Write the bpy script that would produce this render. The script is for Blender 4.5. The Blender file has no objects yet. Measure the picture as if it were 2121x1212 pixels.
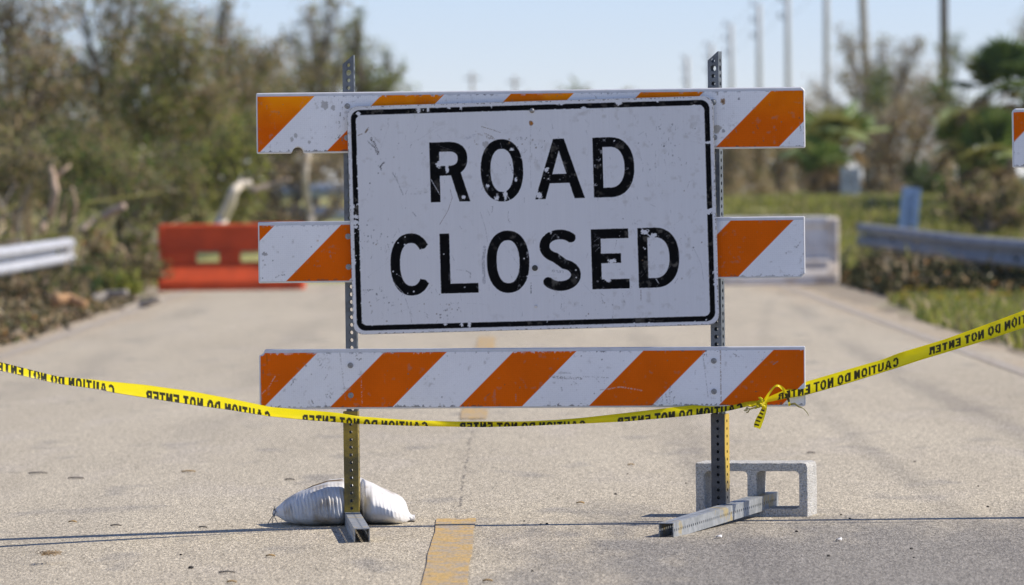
import bpy, bmesh, math, random
import numpy as np
from mathutils import Vector, Matrix
from math import radians as R, sin, cos, pi
random.seed(7); RNG = np.random.default_rng(7)
S = bpy.context.scene; C = S.collection

# ------------------------------------------------------------------ camera, sky, sun, exposure
F = 11780.0; ROLL = R(0.6); CAMZ = 1.09; HOR = 410.0
cam = bpy.data.cameras.new('camera'); co = bpy.data.objects.new('camera', cam); C.objects.link(co)
cam.sensor_width = 36; cam.lens = F/2121*36; cam.clip_start = 0.5; cam.clip_end = 6000
PITCH = math.atan((606-HOR)/F)
co.matrix_world = Matrix.Translation((0, 0, CAMZ)) @ Matrix.Rotation(pi/2-PITCH, 4, 'X') @ Matrix.Rotation(-ROLL, 4, 'Z')
cam.dof.use_dof = True; cam.dof.focus_distance = 18.8; cam.dof.aperture_fstop = 5.6
S.camera = co
SUN_EL, SUN_AZ = 43.0, 1.0           # azimuth counter-clockwise from +X
w = bpy.data.worlds.new('World'); S.world = w; w.use_nodes = True
nt = w.node_tree; nt.nodes.clear()
sky = nt.nodes.new('ShaderNodeTexSky'); sky.sky_type = 'NISHITA'; sky.sun_disc = False
sky.sun_elevation = R(SUN_EL); sky.sun_rotation = R(90-SUN_AZ); sky.air_density = .75; sky.dust_density = .05; sky.ozone_density = 5.5
bg = nt.nodes.new('ShaderNodeBackground'); bg.inputs[1].default_value = 0.14
out = nt.nodes.new('ShaderNodeOutputWorld')
tint = nt.nodes.new('ShaderNodeMix'); tint.data_type = 'RGBA'; tint.blend_type = 'MULTIPLY'; tint.inputs[0].default_value = 1; tint.inputs[7].default_value = (.95, .835, .905, 1)
nt.links.new(sky.outputs[0], tint.inputs[6]); nt.links.new(tint.outputs[2], bg.inputs[0]); nt.links.new(bg.outputs[0], out.inputs[0])
sl = bpy.data.lights.new('sun', 'SUN'); sl.energy = 4.5; sl.angle = R(0.53); sl.color = (1, .91, .79)
so = bpy.data.objects.new('sun', sl); C.objects.link(so)
sd = Vector((cos(R(SUN_EL))*cos(R(SUN_AZ)), cos(R(SUN_EL))*sin(R(SUN_AZ)), sin(R(SUN_EL))))
so.rotation_euler = sd.to_track_quat('Z', 'Y').to_euler(); so.location = (30, 20, 40)
S.view_settings.view_transform = 'Standard'; S.view_settings.look = 'None'
S.view_settings.exposure = 0.22; S.view_settings.gamma = 1.0
S.cycles.use_denoising = True; S.cycles.max_bounces = 6

def ray(px, py):
    u, v = px-1060.5, py-606
    u2 = u*cos(ROLL)-v*sin(ROLL); v2 = u*sin(ROLL)+v*cos(ROLL)
    cp, sp = cos(PITCH), sin(PITCH); a = v2/F
    return Vector((u2/F, cp-a*sp, -sp-a*cp))
def at(px, py, Y):                     # a point of the photograph at depth Y
    d = ray(px, py); return Vector((0, 0, CAMZ)) + d*(Y/d.y)
def on_ground(px, py, z=0.0):
    d = ray(px, py); return Vector((0, 0, CAMZ)) + d*((z-CAMZ)/d.z)

# ------------------------------------------------------------------ helpers
def tag(o, label=None, cat=None, group=None, kind=None):
    if label: o['label'] = label
    if cat: o['category'] = cat
    if group: o['group'] = group
    if kind: o['kind'] = kind
    return o
def empty(name, loc=(0, 0, 0), rz=0):
    o = bpy.data.objects.new(name, None); C.objects.link(o); o.location = loc; o.rotation_euler = (0, 0, rz)
    o.empty_display_size = .1; return o
def link(name, me, mat=None, parent=None):
    o = bpy.data.objects.new(name, me); C.objects.link(o)
    if mat: me.materials.append(mat)
    if parent: o.parent = parent
    return o
def mesh_np(name, V, Fc, col=None, smooth=False):
    """V (n,3), Fc (m,k) faces, col (n,3) point colours"""
    me = bpy.data.meshes.new(name); V = np.asarray(V, np.float32); Fc = np.asarray(Fc, np.int32); m, k = Fc.shape
    me.vertices.add(len(V)); me.vertices.foreach_set('co', V.ravel())
    me.loops.add(m*k); me.loops.foreach_set('vertex_index', Fc.ravel())
    me.polygons.add(m); me.polygons.foreach_set('loop_start', np.arange(0, m*k, k, dtype=np.int32))
    me.polygons.foreach_set('loop_total', np.full(m, k, np.int32))
    if smooth: me.polygons.foreach_set('use_smooth', np.ones(m, bool))
    if col is not None:
        at_ = me.color_attributes.new('paint', 'FLOAT_COLOR', 'POINT')
        c4 = np.ones((len(V), 4), np.float32); c4[:, :3] = col; at_.data.foreach_set('color', c4.ravel())
    me.update(calc_edges=True); me.validate(); return me
def grid_faces(nx, ny, mask=None):     # vertices indexed j*nx+i
    i, j = np.meshgrid(np.arange(nx-1), np.arange(ny-1)); a = j*nx+i
    f = np.stack([a, a+1, a+nx+1, a+nx], -1)
    return f[mask] if mask is not None else f.reshape(-1, 4)
class MB:                              # collects boxes and tubes of one mesh
    def __init__(s): s.V = []; s.F = []; s.K = []
    def add(s, V, Fs, col=None):
        b = sum(len(v) for v in s.V); s.V.append(np.asarray(V, np.float32)); s.F += [tuple(b+i for i in f) for f in Fs]
        s.K.append(np.tile(np.asarray(col if col is not None else (1, 1, 1), np.float32), (len(V), 1)))
    def box(s, x0, x1, y0, y1, z0, z1, M=None):
        V = [(x, y, z) for z in (z0, z1) for y in (y0, y1) for x in (x0, x1)]
        if M is not None: V = [tuple(M @ Vector(v)) for v in V]
        s.add(V, [(0, 2, 3, 1), (4, 5, 7, 6), (0, 1, 5, 4), (2, 6, 7, 3), (0, 4, 6, 2), (1, 3, 7, 5)])
    def tube(s, P, rad, n=6, col=None, cap=True):
        P = [Vector(p) for p in P]; V = []; Fs = []
        for k, p in enumerate(P):
            t = (P[min(k+1, len(P)-1)]-P[max(k-1, 0)]).normalized()
            a = t.cross(Vector((.3, .9, .2)) if abs(t.y) < .9 else Vector((1, 0, 0))).normalized(); b = t.cross(a)
            r = rad[k] if hasattr(rad, '__len__') else rad
            V += [tuple(p+(a*cos(2*pi*q/n)+b*sin(2*pi*q/n))*r) for q in range(n)]
            if k: Fs += [((k-1)*n+q, (k-1)*n+(q+1) % n, k*n+(q+1) % n, k*n+q) for q in range(n)]
        if cap: Fs += [tuple(range(n))[::-1], tuple((len(P)-1)*n+q for q in range(n))]
        s.add(V, Fs, col)
    def build(s, name, mat, parent=None, smooth=False, color=False):
        me = bpy.data.meshes.new(name); V = np.concatenate(s.V); me.from_pydata(V.tolist(), [], s.F)
        if smooth: me.polygons.foreach_set('use_smooth', np.ones(len(me.polygons), bool))
        if color:
            K = np.concatenate(s.K); at_ = me.color_attributes.new('paint', 'FLOAT_COLOR', 'POINT')
            at_.data.foreach_set('color', np.c_[K, np.ones(len(K))].astype(np.float32).ravel())
        me.update(); return link(name, me, mat, parent)
def bevel(o, wd, seg=2):
    m = o.modifiers.new('bevel', 'BEVEL'); m.width = wd; m.segments = seg; m.limit_method = 'ANGLE'; m.angle_limit = R(40); return o

# ------------------------------------------------------------------ procedural materials
class NT:
    def __init__(s, name):
        s.m = bpy.data.materials.new(name); s.m.use_nodes = True; s.t = s.m.node_tree; s.b = s.t.nodes['Principled BSDF']
        s.out = s.t.nodes['Material Output']
    def n(s, ty, ins=None, **kw):
        nd = s.t.nodes.new(ty)
        for k, v in kw.items(): setattr(nd, k, v)
        for k, v in (ins or {}).items():
            if hasattr(v, 'is_linked') or isinstance(v, bpy.types.NodeSocket): s.t.links.new(v, nd.inputs[k])
            else: nd.inputs[k].default_value = v
        return nd
    def set(s, **kw):
        for k, v in kw.items():
            k = {'col': 'Base Color', 'rough': 'Roughness', 'metal': 'Metallic', 'spec': 'Specular IOR Level', 'normal': 'Normal'}[k]
            if isinstance(v, bpy.types.NodeSocket): s.t.links.new(v, s.b.inputs[k])
            else: s.b.inputs[k].default_value = (*v, 1) if isinstance(v, tuple) and len(v) == 3 else v
    def pos(s, scale=(1, 1, 1), obj=False):
        src = s.n('ShaderNodeTexCoord').outputs['Object'] if obj else s.n('ShaderNodeNewGeometry').outputs['Position']
        return s.n('ShaderNodeMapping', {0: src, 3: scale}).outputs[0]
    def noise(s, vec, scale, detail=3, rough=.55):
        return s.n('ShaderNodeTexNoise', {'Vector': vec, 'Scale': scale, 'Detail': detail, 'Roughness': rough}).outputs[0]
    def ramp(s, fac, *stops):
        r = s.n('ShaderNodeValToRGB', {0: fac}); e = r.color_ramp.elements
        while len(e) < len(stops): e.new(.5)
        for k, (p, c) in enumerate(stops): e[k].position = p; e[k].color = (*c, 1) if hasattr(c, '__len__') else (c, c, c, 1)
        return r.outputs[0]
    def mix(s, fac, a, b, mode='MIX'):
        nd = s.n('ShaderNodeMix', data_type='RGBA', blend_type=mode)
        for k, v in ((0, fac), (6, a), (7, b)):
            if isinstance(v, bpy.types.NodeSocket): s.t.links.new(v, nd.inputs[k])
            else: nd.inputs[k].default_value = (*v, 1) if isinstance(v, tuple) else v
        return nd.outputs[2]
    def math(s, op, a, b=0.0, c=0.0):
        nd = s.n('ShaderNodeMath', operation=op)
        for k, v in enumerate((a, b, c)):
            if isinstance(v, bpy.types.NodeSocket): s.t.links.new(v, nd.inputs[k])
            else: nd.inputs[k].default_value = v
        return nd.outputs[0]
    def bump(s, h, strength=.3, dist=.01):
        s.set(normal=s.n('ShaderNodeBump', {'Height': h, 'Strength': strength, 'Distance': dist}).outputs[0])
    def attr(s): return s.n('ShaderNodeVertexColor', layer_name='paint').outputs[0]

def simple(name, col, rough=.6, metal=0.0, var=.25, scale=8.0, bump=0.0, bscale=60.0, col2=None, lo=.35, hi=.65):
    m = NT(name); p = m.pos(obj=True); f = m.noise(p, scale, 5, .6)
    c2 = col2 or tuple(c*(1-var) for c in col)
    m.set(col=m.ramp(f, (lo, c2), (hi, col)), rough=rough, metal=metal)
    if bump: m.bump(m.noise(p, bscale, 4), bump, .01)
    return m.m
def painted(name, rough=.4, pattern=None):
    m = NT(name); c = m.attr(); m.set(col=c, rough=rough, spec=.06)
    if pattern == 'prism':               # honeycomb cells of the reflective sheeting
        v = m.n('ShaderNodeTexVoronoi', {'Vector': m.pos(obj=True), 'Scale': 150.0, 'Randomness': 0.25}, feature='F1')
        k = m.ramp(v.outputs['Distance'], (.15, .97), (.75, 1.06)); m.set(col=m.mix(1.0, c, k, 'MULTIPLY'))
        m.bump(v.outputs['Distance'], .25, .002)
    return m.m
def leafmat(name, trans=.25):
    m = NT(name); c = m.attr(); m.set(col=c, rough=.6, spec=.25)
    t = m.n('ShaderNodeBsdfTranslucent', {0: c}); x = m.n('ShaderNodeMixShader', {0: trans, 1: m.b.outputs[0], 2: t.outputs[0]})
    m.t.links.new(x.outputs[0], m.out.inputs[0]); return m.m

M_SHEET = painted('reflective sheeting', .42, 'prism'); M_SIGN = painted('sign paint', .5)
M_LEAF = leafmat('foliage', .45); M_BARK = painted('bark', .9); M_DEBRIS = painted('dead plant matter', .9)
M_RAIL = simple('rail plastic', (.72, .73, .75), .35, var=.12, scale=20)
M_GALV = simple('galvanised steel', (.20, .22, .24), .5, .5, var=.4, scale=25, bump=.05)
M_SLEEVE_Y = simple('worn yellow steel', (.42, .30, .04), .55, .15, scale=9, col2=(.13, .105, .035), lo=.42, hi=.62)
M_SLEEVE_G = simple('dark steel', (.13, .135, .14), .5, .4, var=.4, scale=14)
M_BOLT = simple('zinc bolt', (.42, .42, .42), .4, .7, var=.5, scale=150)
M_RUST = simple('rust', (.32, .12, .03), .9, 0, scale=200, col2=(.12, .06, .03))

def leg_material():
    m = NT('steel with worn yellow paint'); p = m.pos(obj=True)
    f = m.noise(p, 11.0, 5, .7); steel = m.ramp(m.noise(p, 30, 4), (.35, (.26, .28, .29)), (.7, (.42, .44, .45)))
    zz = m.n('ShaderNodeSeparateXYZ', {0: p}).outputs[2]; wv = m.math('SINE', m.math('MULTIPLY_ADD', zz, 11.0, .9)); k = m.ramp(m.math('MULTIPLY_ADD', wv, .12, f), (.60, 0.0), (.68, .8)); m.set(col=m.mix(k, steel, (.50, .39, .16)), rough=.5, metal=.25)
    m.bump(m.noise(p, 90, 3), .08, .004); return m.m
M_LEG = leg_material()
def sleeve_material():
    m = NT('dark steel with yellow side'); p = m.pos(obj=True)
    nx = m.n('ShaderNodeSeparateXYZ', {0: m.n('ShaderNodeTexCoord').outputs['Object']}).outputs
    f = m.noise(p, 9.0, 5, .65)
    side = m.math('GREATER_THAN', nx[0], .0236)
    low = m.ramp(m.math('MULTIPLY_ADD', f, .22, nx[2]), (.17, 0.0), (.24, 1.0))  # yellow gives way to dark steel low down, painting in the shadow there
    steel = m.ramp(m.noise(p, 22, 4), (.35, (.055, .056, .057)), (.7, (.11, .11, .11)))
    m.set(col=m.mix(m.math('MULTIPLY', side, low), steel, (.62, .42, .06)), rough=.5, metal=.2); return m.m
M_SLEEVE_R = sleeve_material()

def asphalt():
    m = NT('weathered chip seal'); g = m.pos(); sep = m.n('ShaderNodeSeparateXYZ', {0: g}).outputs
    big = m.noise(m.pos((.9, .12, 1)), 1.0, 4, .55); mid = m.noise(m.pos((2.5, .45, 1)), 1.3, 5, .6)
    base = m.ramp(big, (.3, (.435, .384, .292)), (.7, (.525, .468, .358)))
    # greyer, newer surfacing in the right lane close to the barricade
    a = m.math('MULTIPLY_ADD', mid, 1.5, m.math('MULTIPLY_ADD', sep[0], .8, -.62))
    b = m.math('MULTIPLY_ADD', mid, 4.5, m.math('MULTIPLY', sep[1], -.75)); b = m.math('ADD', b, 12.9)
    k = m.math('MULTIPLY', m.ramp(a, (.0, 0.0), (.45, 1.0)), m.ramp(m.math('MULTIPLY', b, .5), (-.0, 0.0), (.95, 1.0)))
    # scattered dull patches, stretched along the road
    st = m.noise(m.pos((3.0, 1.1, 1)), 1.0, 2, .5); base = m.mix(m.ramp(st, (.60, 0.0), (.72, .55)), base, (.25, .235, .215))
    pl = m.noise(m.pos((1.2, .25, 1), ), 2.1, 3, .5); base = m.mix(m.ramp(pl, (.55, 0.0), (.75, .5)), base, (.49, .44, .37))
    base = m.mix(m.math('MULTIPLY', k, .92), base, (.245, .23, .205))
    # a crack beside the centre line and old curved tyre marks
    wv = m.math('MULTIPLY_ADD', m.noise(m.pos((1, .9, 1)), 3.0, 4, .7), .06, -.225); dx = m.math('ABSOLUTE', m.math('SUBTRACT', sep[0], wv))
    ck = m.math('MULTIPLY', m.ramp(m.math('MULTIPLY', dx, 100.0), (.2, 1.0), (.7, 0.0)), m.ramp(m.noise(m.pos((2, 1.5, 1)), 2.0, 3, .6), (.42, 0.0), (.56, .8)))
    base = m.mix(ck, base, (.15, .135, .115)); cy = m.math('MULTIPLY_ADD', sep[1], .02, -.4)
    q2 = m.math('MULTIPLY', cy, cy); tn = m.noise(m.pos((.8, .06, 1)), 3.0, 4, .6)
    for off, wd, am, sg in ((.75, .10, .34, 1.1), (2.25, .11, .34, 1.1), (-1.5, .16, .22, -.7), (-2.9, .16, .22, -.7), (1.5, .06, .25, 2.0)):
        e2 = m.math('ABSOLUTE', m.math('SUBTRACT', sep[0], m.math('MULTIPLY_ADD', q2, sg, off))); tk = m.math('MULTIPLY', m.ramp(m.math('MULTIPLY', e2, .5/wd), (.2, am), (.75, 0.0)), m.ramp(tn, (.40, 0.0), (.62, 1.0)))
        base = m.mix(tk, base, (.16, .15, .14))
    # sand and grit drifted over both edges of the road
    ed = m.math('ABSOLUTE', m.math('ADD', sep[0], .35)); ew = m.math('MULTIPLY_ADD', m.noise(m.pos((1, .22, 1)), 1.6, 5, .65), 1.5, ed); ew = m.math('MULTIPLY_ADD', sep[1], .009, ew)
    base = m.mix(m.ramp(m.math('MULTIPLY', m.math('SUBTRACT', ew, 4.35), .9), (0, 0.0), (.7, .85)), base, (.45, .36, .25))
    # stones of the surface
    v = m.n('ShaderNodeTexVoronoi', {'Vector': m.pos((1, .3, 1)), 'Scale': 205.0}); sp = m.n('ShaderNodeSeparateColor', {0: v.outputs['Color']}).outputs[0]
    base = m.mix(1.0, base, m.ramp(sp, (.0, .45), (.25, .86), (.75, 1.08), (1.0, 1.6)), 'MULTIPLY')
    v2 = m.noise(m.pos((1, .22, 1)), 95.0, 3, .7); base = m.mix(1.0, base, m.ramp(v2, (.3, .66), (.5, 1.0), (.72, 1.32)), 'MULTIPLY')
    m.set(col=base, rough=.9, spec=.2); m.bump(v.outputs['Distance'], .5, .004); return m.m
def line_paint(name, col, thr):
    m = NT(name); wear = m.noise(m.pos((7, 5, 1)), 1.6, 6, .72); fine = m.noise(m.pos((24, 16, 1)), 3.0, 4, .7)
    k = m.ramp(m.math('ADD', m.math('MULTIPLY', wear, .65), m.math('MULTIPLY', fine, .35)), (thr, 0.0), (thr+.09, 1.0))
    sp = m.noise(m.pos((1, .22, 1)), 110.0, 3, .7)
    c = m.mix(k, (.38, .32, .24), col); c = m.mix(m.ramp(m.noise(m.pos((3, 1.5, 1)), 1.5, 4, .6), (.35, 0.0), (.7, .55)), c, m.mix(.5, c, (.40, .36, .29)))
    m.set(col=m.mix(1.0, c, m.ramp(sp, (.3, .62), (.5, 1.0), (.75, 1.3)), 'MULTIPLY'), rough=.8); return m.m
def ground_mat():
    m = NT('sandy verge'); f = m.noise(m.pos(), .5, 5, .6); h = m.noise(m.pos(), 14, 4, .7)
    c = m.ramp(f, (.35, (.30, .245, .17)), (.65, (.42, .36, .27)))
    sep = m.n('ShaderNodeSeparateXYZ', {0: m.pos()}).outputs; e = m.math('MULTIPLY_ADD', f, 3.0, -1.5)
    far = m.ramp(m.math('MULTIPLY', m.math('ADD', m.math('ADD', sep[1], e), -73.0), .5), (0, 0.0), (1, 1.0))
    rt = m.math('MULTIPLY', m.ramp(m.math('ADD', m.math('ADD', sep[0], m.math('MULTIPLY', e, .25)), -3.6), (0, 0.0), (.4, 1.0)), m.ramp(m.math('MULTIPLY', m.math('ADD', m.math('ADD', sep[1], e), -55.0), .25), (0, 1.0), (1, 0.0)))
    lf = m.ramp(m.math('ADD', m.math('MULTIPLY', sep[0], -1.0), -5.4), (0, 0.0), (.8, .7))
    k = m.math('MAXIMUM', m.math('MAXIMUM', far, rt), lf); c = m.mix(k, c, m.ramp(f, (.3, (.29, .29, .09)), (.7, (.40, .38, .14))))
    m.set(col=m.mix(1.0, c, m.ramp(h, (.3, .6), (.7, 1.25)), 'MULTIPLY'), rough=.95); m.bump(h, .6, .03); return m.m

# ------------------------------------------------------------------ ground, road
def sstep(a, b, x):
    t = np.clip((x-a)/(b-a), 0, 1); return t*t*(3-2*t)
def gz(x, y):
    x = np.asarray(x, float); y = np.asarray(y, float)
    crown = -.028*np.clip(-.55-x, 0, 4)*sstep(75, 40, y)
    bank = np.maximum(sstep(75, 98, y)*.95, sstep(5.6, 10, x)*sstep(46, 66, y)*.85)
    return crown + bank + .35*sstep(110, 260, y)
xs = np.concatenate([np.linspace(-900, -30, 12), np.linspace(-25, 25, 101), np.linspace(30, 900, 12)])
ys = np.concatenate([np.linspace(-40, 10, 8), np.linspace(12, 130, 119), np.linspace(140, 400, 20), np.array([500, 700, 1000])])
X, Y = np.meshgrid(xs, ys); Z = gz(X, Y)
def on_road(x, y): return (x > -4.4) & (x < 3.6) & (y < 74.5)
Z = Z - np.where(on_road(X, Y), .03, 0.0)
go = link('ground', mesh_np('ground', np.stack([X, Y, Z], -1).reshape(-1, 3), grid_faces(len(xs), len(ys)), smooth=True), ground_mat()); tag(go, kind='structure')
def strip(name, x0f, x1f, y0, y1, dz, mat, nx=2, step=1.0, kind='structure', jag=0):
    yy = np.arange(y0, y1+1e-6, step) if (y1-y0) > step else np.array([y0, y1]); V = []
    for y in yy:
        a, b = x0f(y), x1f(y)
        for i in range(nx):
            x = a+(b-a)*i/(nx-1); V.append((x, y, float(gz(x, y))+dz))
    o = link(name, mesh_np(name, V, grid_faces(nx, len(yy)), smooth=True), mat); return tag(o, kind=kind)
wob = lambda y, s, a: a*(sin(y*1.7+s)+.6*sin(y*.61+s*2)+.4*sin(y*3.9+s))
strip('road', lambda y: -4.15+wob(y, 1, .08), lambda y: 3.42+wob(y, 3, .05), 4, 73.5, .006, asphalt(), nx=30, step=.5)
M_YEL = line_paint('worn yellow road paint', (.56, .36, .10), .445); M_WHT = line_paint('worn white road paint', (.55, .52, .46), .49)
for a, b in ((15.3, 19.28), (27.85, 31.6), (40.4, 44.4), (52.9, 56.8)):
    strip('centre_line', lambda y: -.262+wob(y*2, 2, .002), lambda y: -.132+wob(y*2, 5, .002), a, b, .010, M_YEL, nx=4, step=.1)
strip('edge_line', lambda y: 3.02+.005*(y-34), lambda y: 3.13+.005*(y-34), 8, 70, .010, M_WHT, nx=3, step=.5)
strip('edge_line', lambda y: -3.98, lambda y: -3.86, 30, 70, .010, M_WHT, nx=3, step=.5)

# ------------------------------------------------------------------ painting marks in numpy (values are the surfaces' own colours)
def vnoise(x, y, scale, seed, octv=3):
    out = np.zeros_like(x, dtype=np.float32); amp = 1; tot = 0
    for o in range(octv):
        r = np.random.default_rng(seed*31+o); g = r.random((257, 257)).astype(np.float32)
        u = x*scale+11.3*o+100; v = y*scale+5.7*o+100; i = np.floor(u).astype(int); j = np.floor(v).astype(int)
        fu = (u-i).astype(np.float32); fv = (v-j).astype(np.float32); fu = fu*fu*(3-2*fu); fv = fv*fv*(3-2*fv)
        i0, j0, i1, j1 = i % 257, j % 257, (i+1) % 257, (j+1) % 257
        out += amp*((g[i0, j0]*(1-fu)+g[i1, j0]*fu)*(1-fv)+(g[i0, j1]*(1-fu)+g[i1, j1]*fu)*fv); tot += amp; amp *= .55; scale *= 2.1
    return out/tot
class Canvas:                           # a grid of vertices with a colour each; s to the right, t up, metres
    def __init__(c, x0, x1, y0, y1, step):
        c.nx = int(round((x1-x0)/step))+1; c.ny = int(round((y1-y0)/step))+1
        c.s, c.t = np.meshgrid(np.linspace(x0, x1, c.nx), np.linspace(y0, y1, c.ny)); c.col = np.zeros((c.ny, c.nx, 3), np.float32); c.step = step
        c.x0, c.y0 = x0, y0
    def blend(c, a, color, sl=np.s_[:, :]):
        a = np.clip(a, 0, 1)[..., None]; c.col[sl] = c.col[sl]*(1-a)+np.asarray(color, np.float32)*a
    def win(c, x0, x1, y0, y1):
        i0 = max(0, int((x0-c.x0)/c.step)-1); i1 = min(c.nx, int((x1-c.x0)/c.step)+3); j0 = max(0, int((y0-c.y0)/c.step)-1); j1 = min(c.ny, int((y1-c.y0)/c.step)+3)
        return np.s_[j0:j1, i0:i1] if i1 > i0 and j1 > j0 else None
    def dist(c, P, sl):
        x, y = c.s[sl], c.t[sl]; d = np.full(x.shape, 9., np.float32)
        for (ax, ay), (bx, by) in zip(P[:-1], P[1:]):
            dx, dy = bx-ax, by-ay; L = dx*dx+dy*dy+1e-12; k = np.clip(((x-ax)*dx+(y-ay)*dy)/L, 0, 1)
            d = np.minimum(d, np.hypot(x-ax-k*dx, y-ay-k*dy))
        return d
    def stroke(c, P, wd, color, alpha=1.0, rough=0.0, seed=0):
        m = wd*2+.004; xs_ = [p[0] for p in P]; ys_ = [p[1] for p in P]; sl = c.win(min(xs_)-m, max(xs_)+m, min(ys_)-m, max(ys_)+m)
        if sl is None: return
        d = c.dist(P, sl); a = np.clip((wd/2-d)/c.step+.5, 0, 1)*alpha
        if rough: a = a*np.clip((vnoise(c.s[sl], c.t[sl], 420, seed+3, 2)-rough)*7, 0, 1)
        c.blend(a, color, sl)
    def blob(c, x, y, rx, ry, color, alpha=1.0, seed=0, rough=.5):
        sl = c.win(x-rx*1.6, x+rx*1.6, y-ry*1.6, y+ry*1.6)
        if sl is None: return
        r = np.hypot((c.s[sl]-x)/rx, (c.t[sl]-y)/ry)+(vnoise(c.s[sl], c.t[sl], 1.7/min(rx, ry), seed, 3)-.5)*rough*2
        c.blend(np.clip((1-r)*min(rx, ry)/c.step+.3, 0, 1)*alpha, color, sl)
    def mesh(c, name, frame, mask=None):
        V = frame(c.s.ravel(), c.t.ravel()); return mesh_np(name, V, grid_faces(c.nx, c.ny, mask), c.col.reshape(-1, 3))

ORANGE = np.array((.78, .135, .0)); WHITE = np.array((.88, .89, .90)); PXM = 624.0
def paint_rail(L, H, orange_end, period, seed, lip=.012, extra=(), step=.002, grime=1.0, stains=26, amber_glow=0.0, k0=lambda s, L: 1.0):
    """sheet of a rail: s from its left end, t down from its top edge stored as negative"""
    c = Canvas(.005, L-.005, -(H-.006), -lip, step); r = random.Random(seed); s, t = c.s, c.t
    ph = (s-orange_end-(t+lip))                       # 45 degree stripes rising to the right
    q = np.mod(ph, period); ed = np.minimum(np.minimum(q, period-q), np.abs(q-period*.515))
    isw = (q < period*.515)
    k = np.clip(np.where(isw, ed, -ed)/step+.5, 0, 1)[..., None]
    n1 = vnoise(s, t, 9, seed); n2 = vnoise(s, t, 60, seed+1)
    c.col[:] = ORANGE*(1-k)*(0.9+.2*n1[..., None])+WHITE*k*(.95+.1*n1[..., None])
    glow = amber_glow*np.clip((t+lip+.11)/.11, 0, 1)*np.clip((n1-.15)*2.0, 0, 1)*k0(s, L)  # amber glow of the translucent sheeting painted into the orange, strongest top left
    c.col[:] = c.col+(1-k)*glow[..., None]*np.array((.30, .20, .0))
    wr = vnoise(s, t, 130, seed+2); tb = -lip-t; bb = t+(H-.006); lb = s; rb = L-s
    c.blend(np.clip((wr-.45-tb*42)*9, 0, 1)*np.clip((vnoise(s, t, 6, seed+9)-.42)*8, 0, 1), (.70, .71, .73))      # peeled top edge
    c.blend(np.clip((wr-.56-tb*45)*9, 0, 1)*np.clip((vnoise(s, t, 7, seed+8)-.45)*8, 0, 1)*.8, (.16, .15, .14))
    c.blend(np.clip((wr-.40-bb*38)*8, 0, 1)*np.clip((vnoise(s, t, 8, seed+7)-.38)*7, 0, 1)*.75*grime, (.10, .095, .08))   # gritty bottom edge
    c.blend(np.clip((wr-.42-np.minimum(lb, rb)*40)*8, 0, 1)*.6*grime, (.16, .14, .12))
    c.blend(np.clip((n2-.70)*6, 0, 1)*.35, (.28, .26, .23))
    for k in range(stains*3):
        c.blob(r.uniform(0, L), -r.uniform(lip, H), *(r.uniform(.0009, .0028),)*2, r.choice([(.08, .07, .06), (.2, .18, .16), (.25, .2, .14)]), r.uniform(.4, .9), k)
    for k in range(stains):
        x, y = r.uniform(0, L), -r.uniform(lip, H); a = r.gauss(pi/2, .7); l = r.uniform(.004, .025)
        c.stroke([(x, y), (x+l*cos(a), y+l*sin(a))], r.uniform(.0012, .004), r.choice([(.12, .11, .1), (.22, .2, .19), (.3, .28, .26)]), .8, .42, k)
    for e in extra: e(c)
    return c

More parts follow.
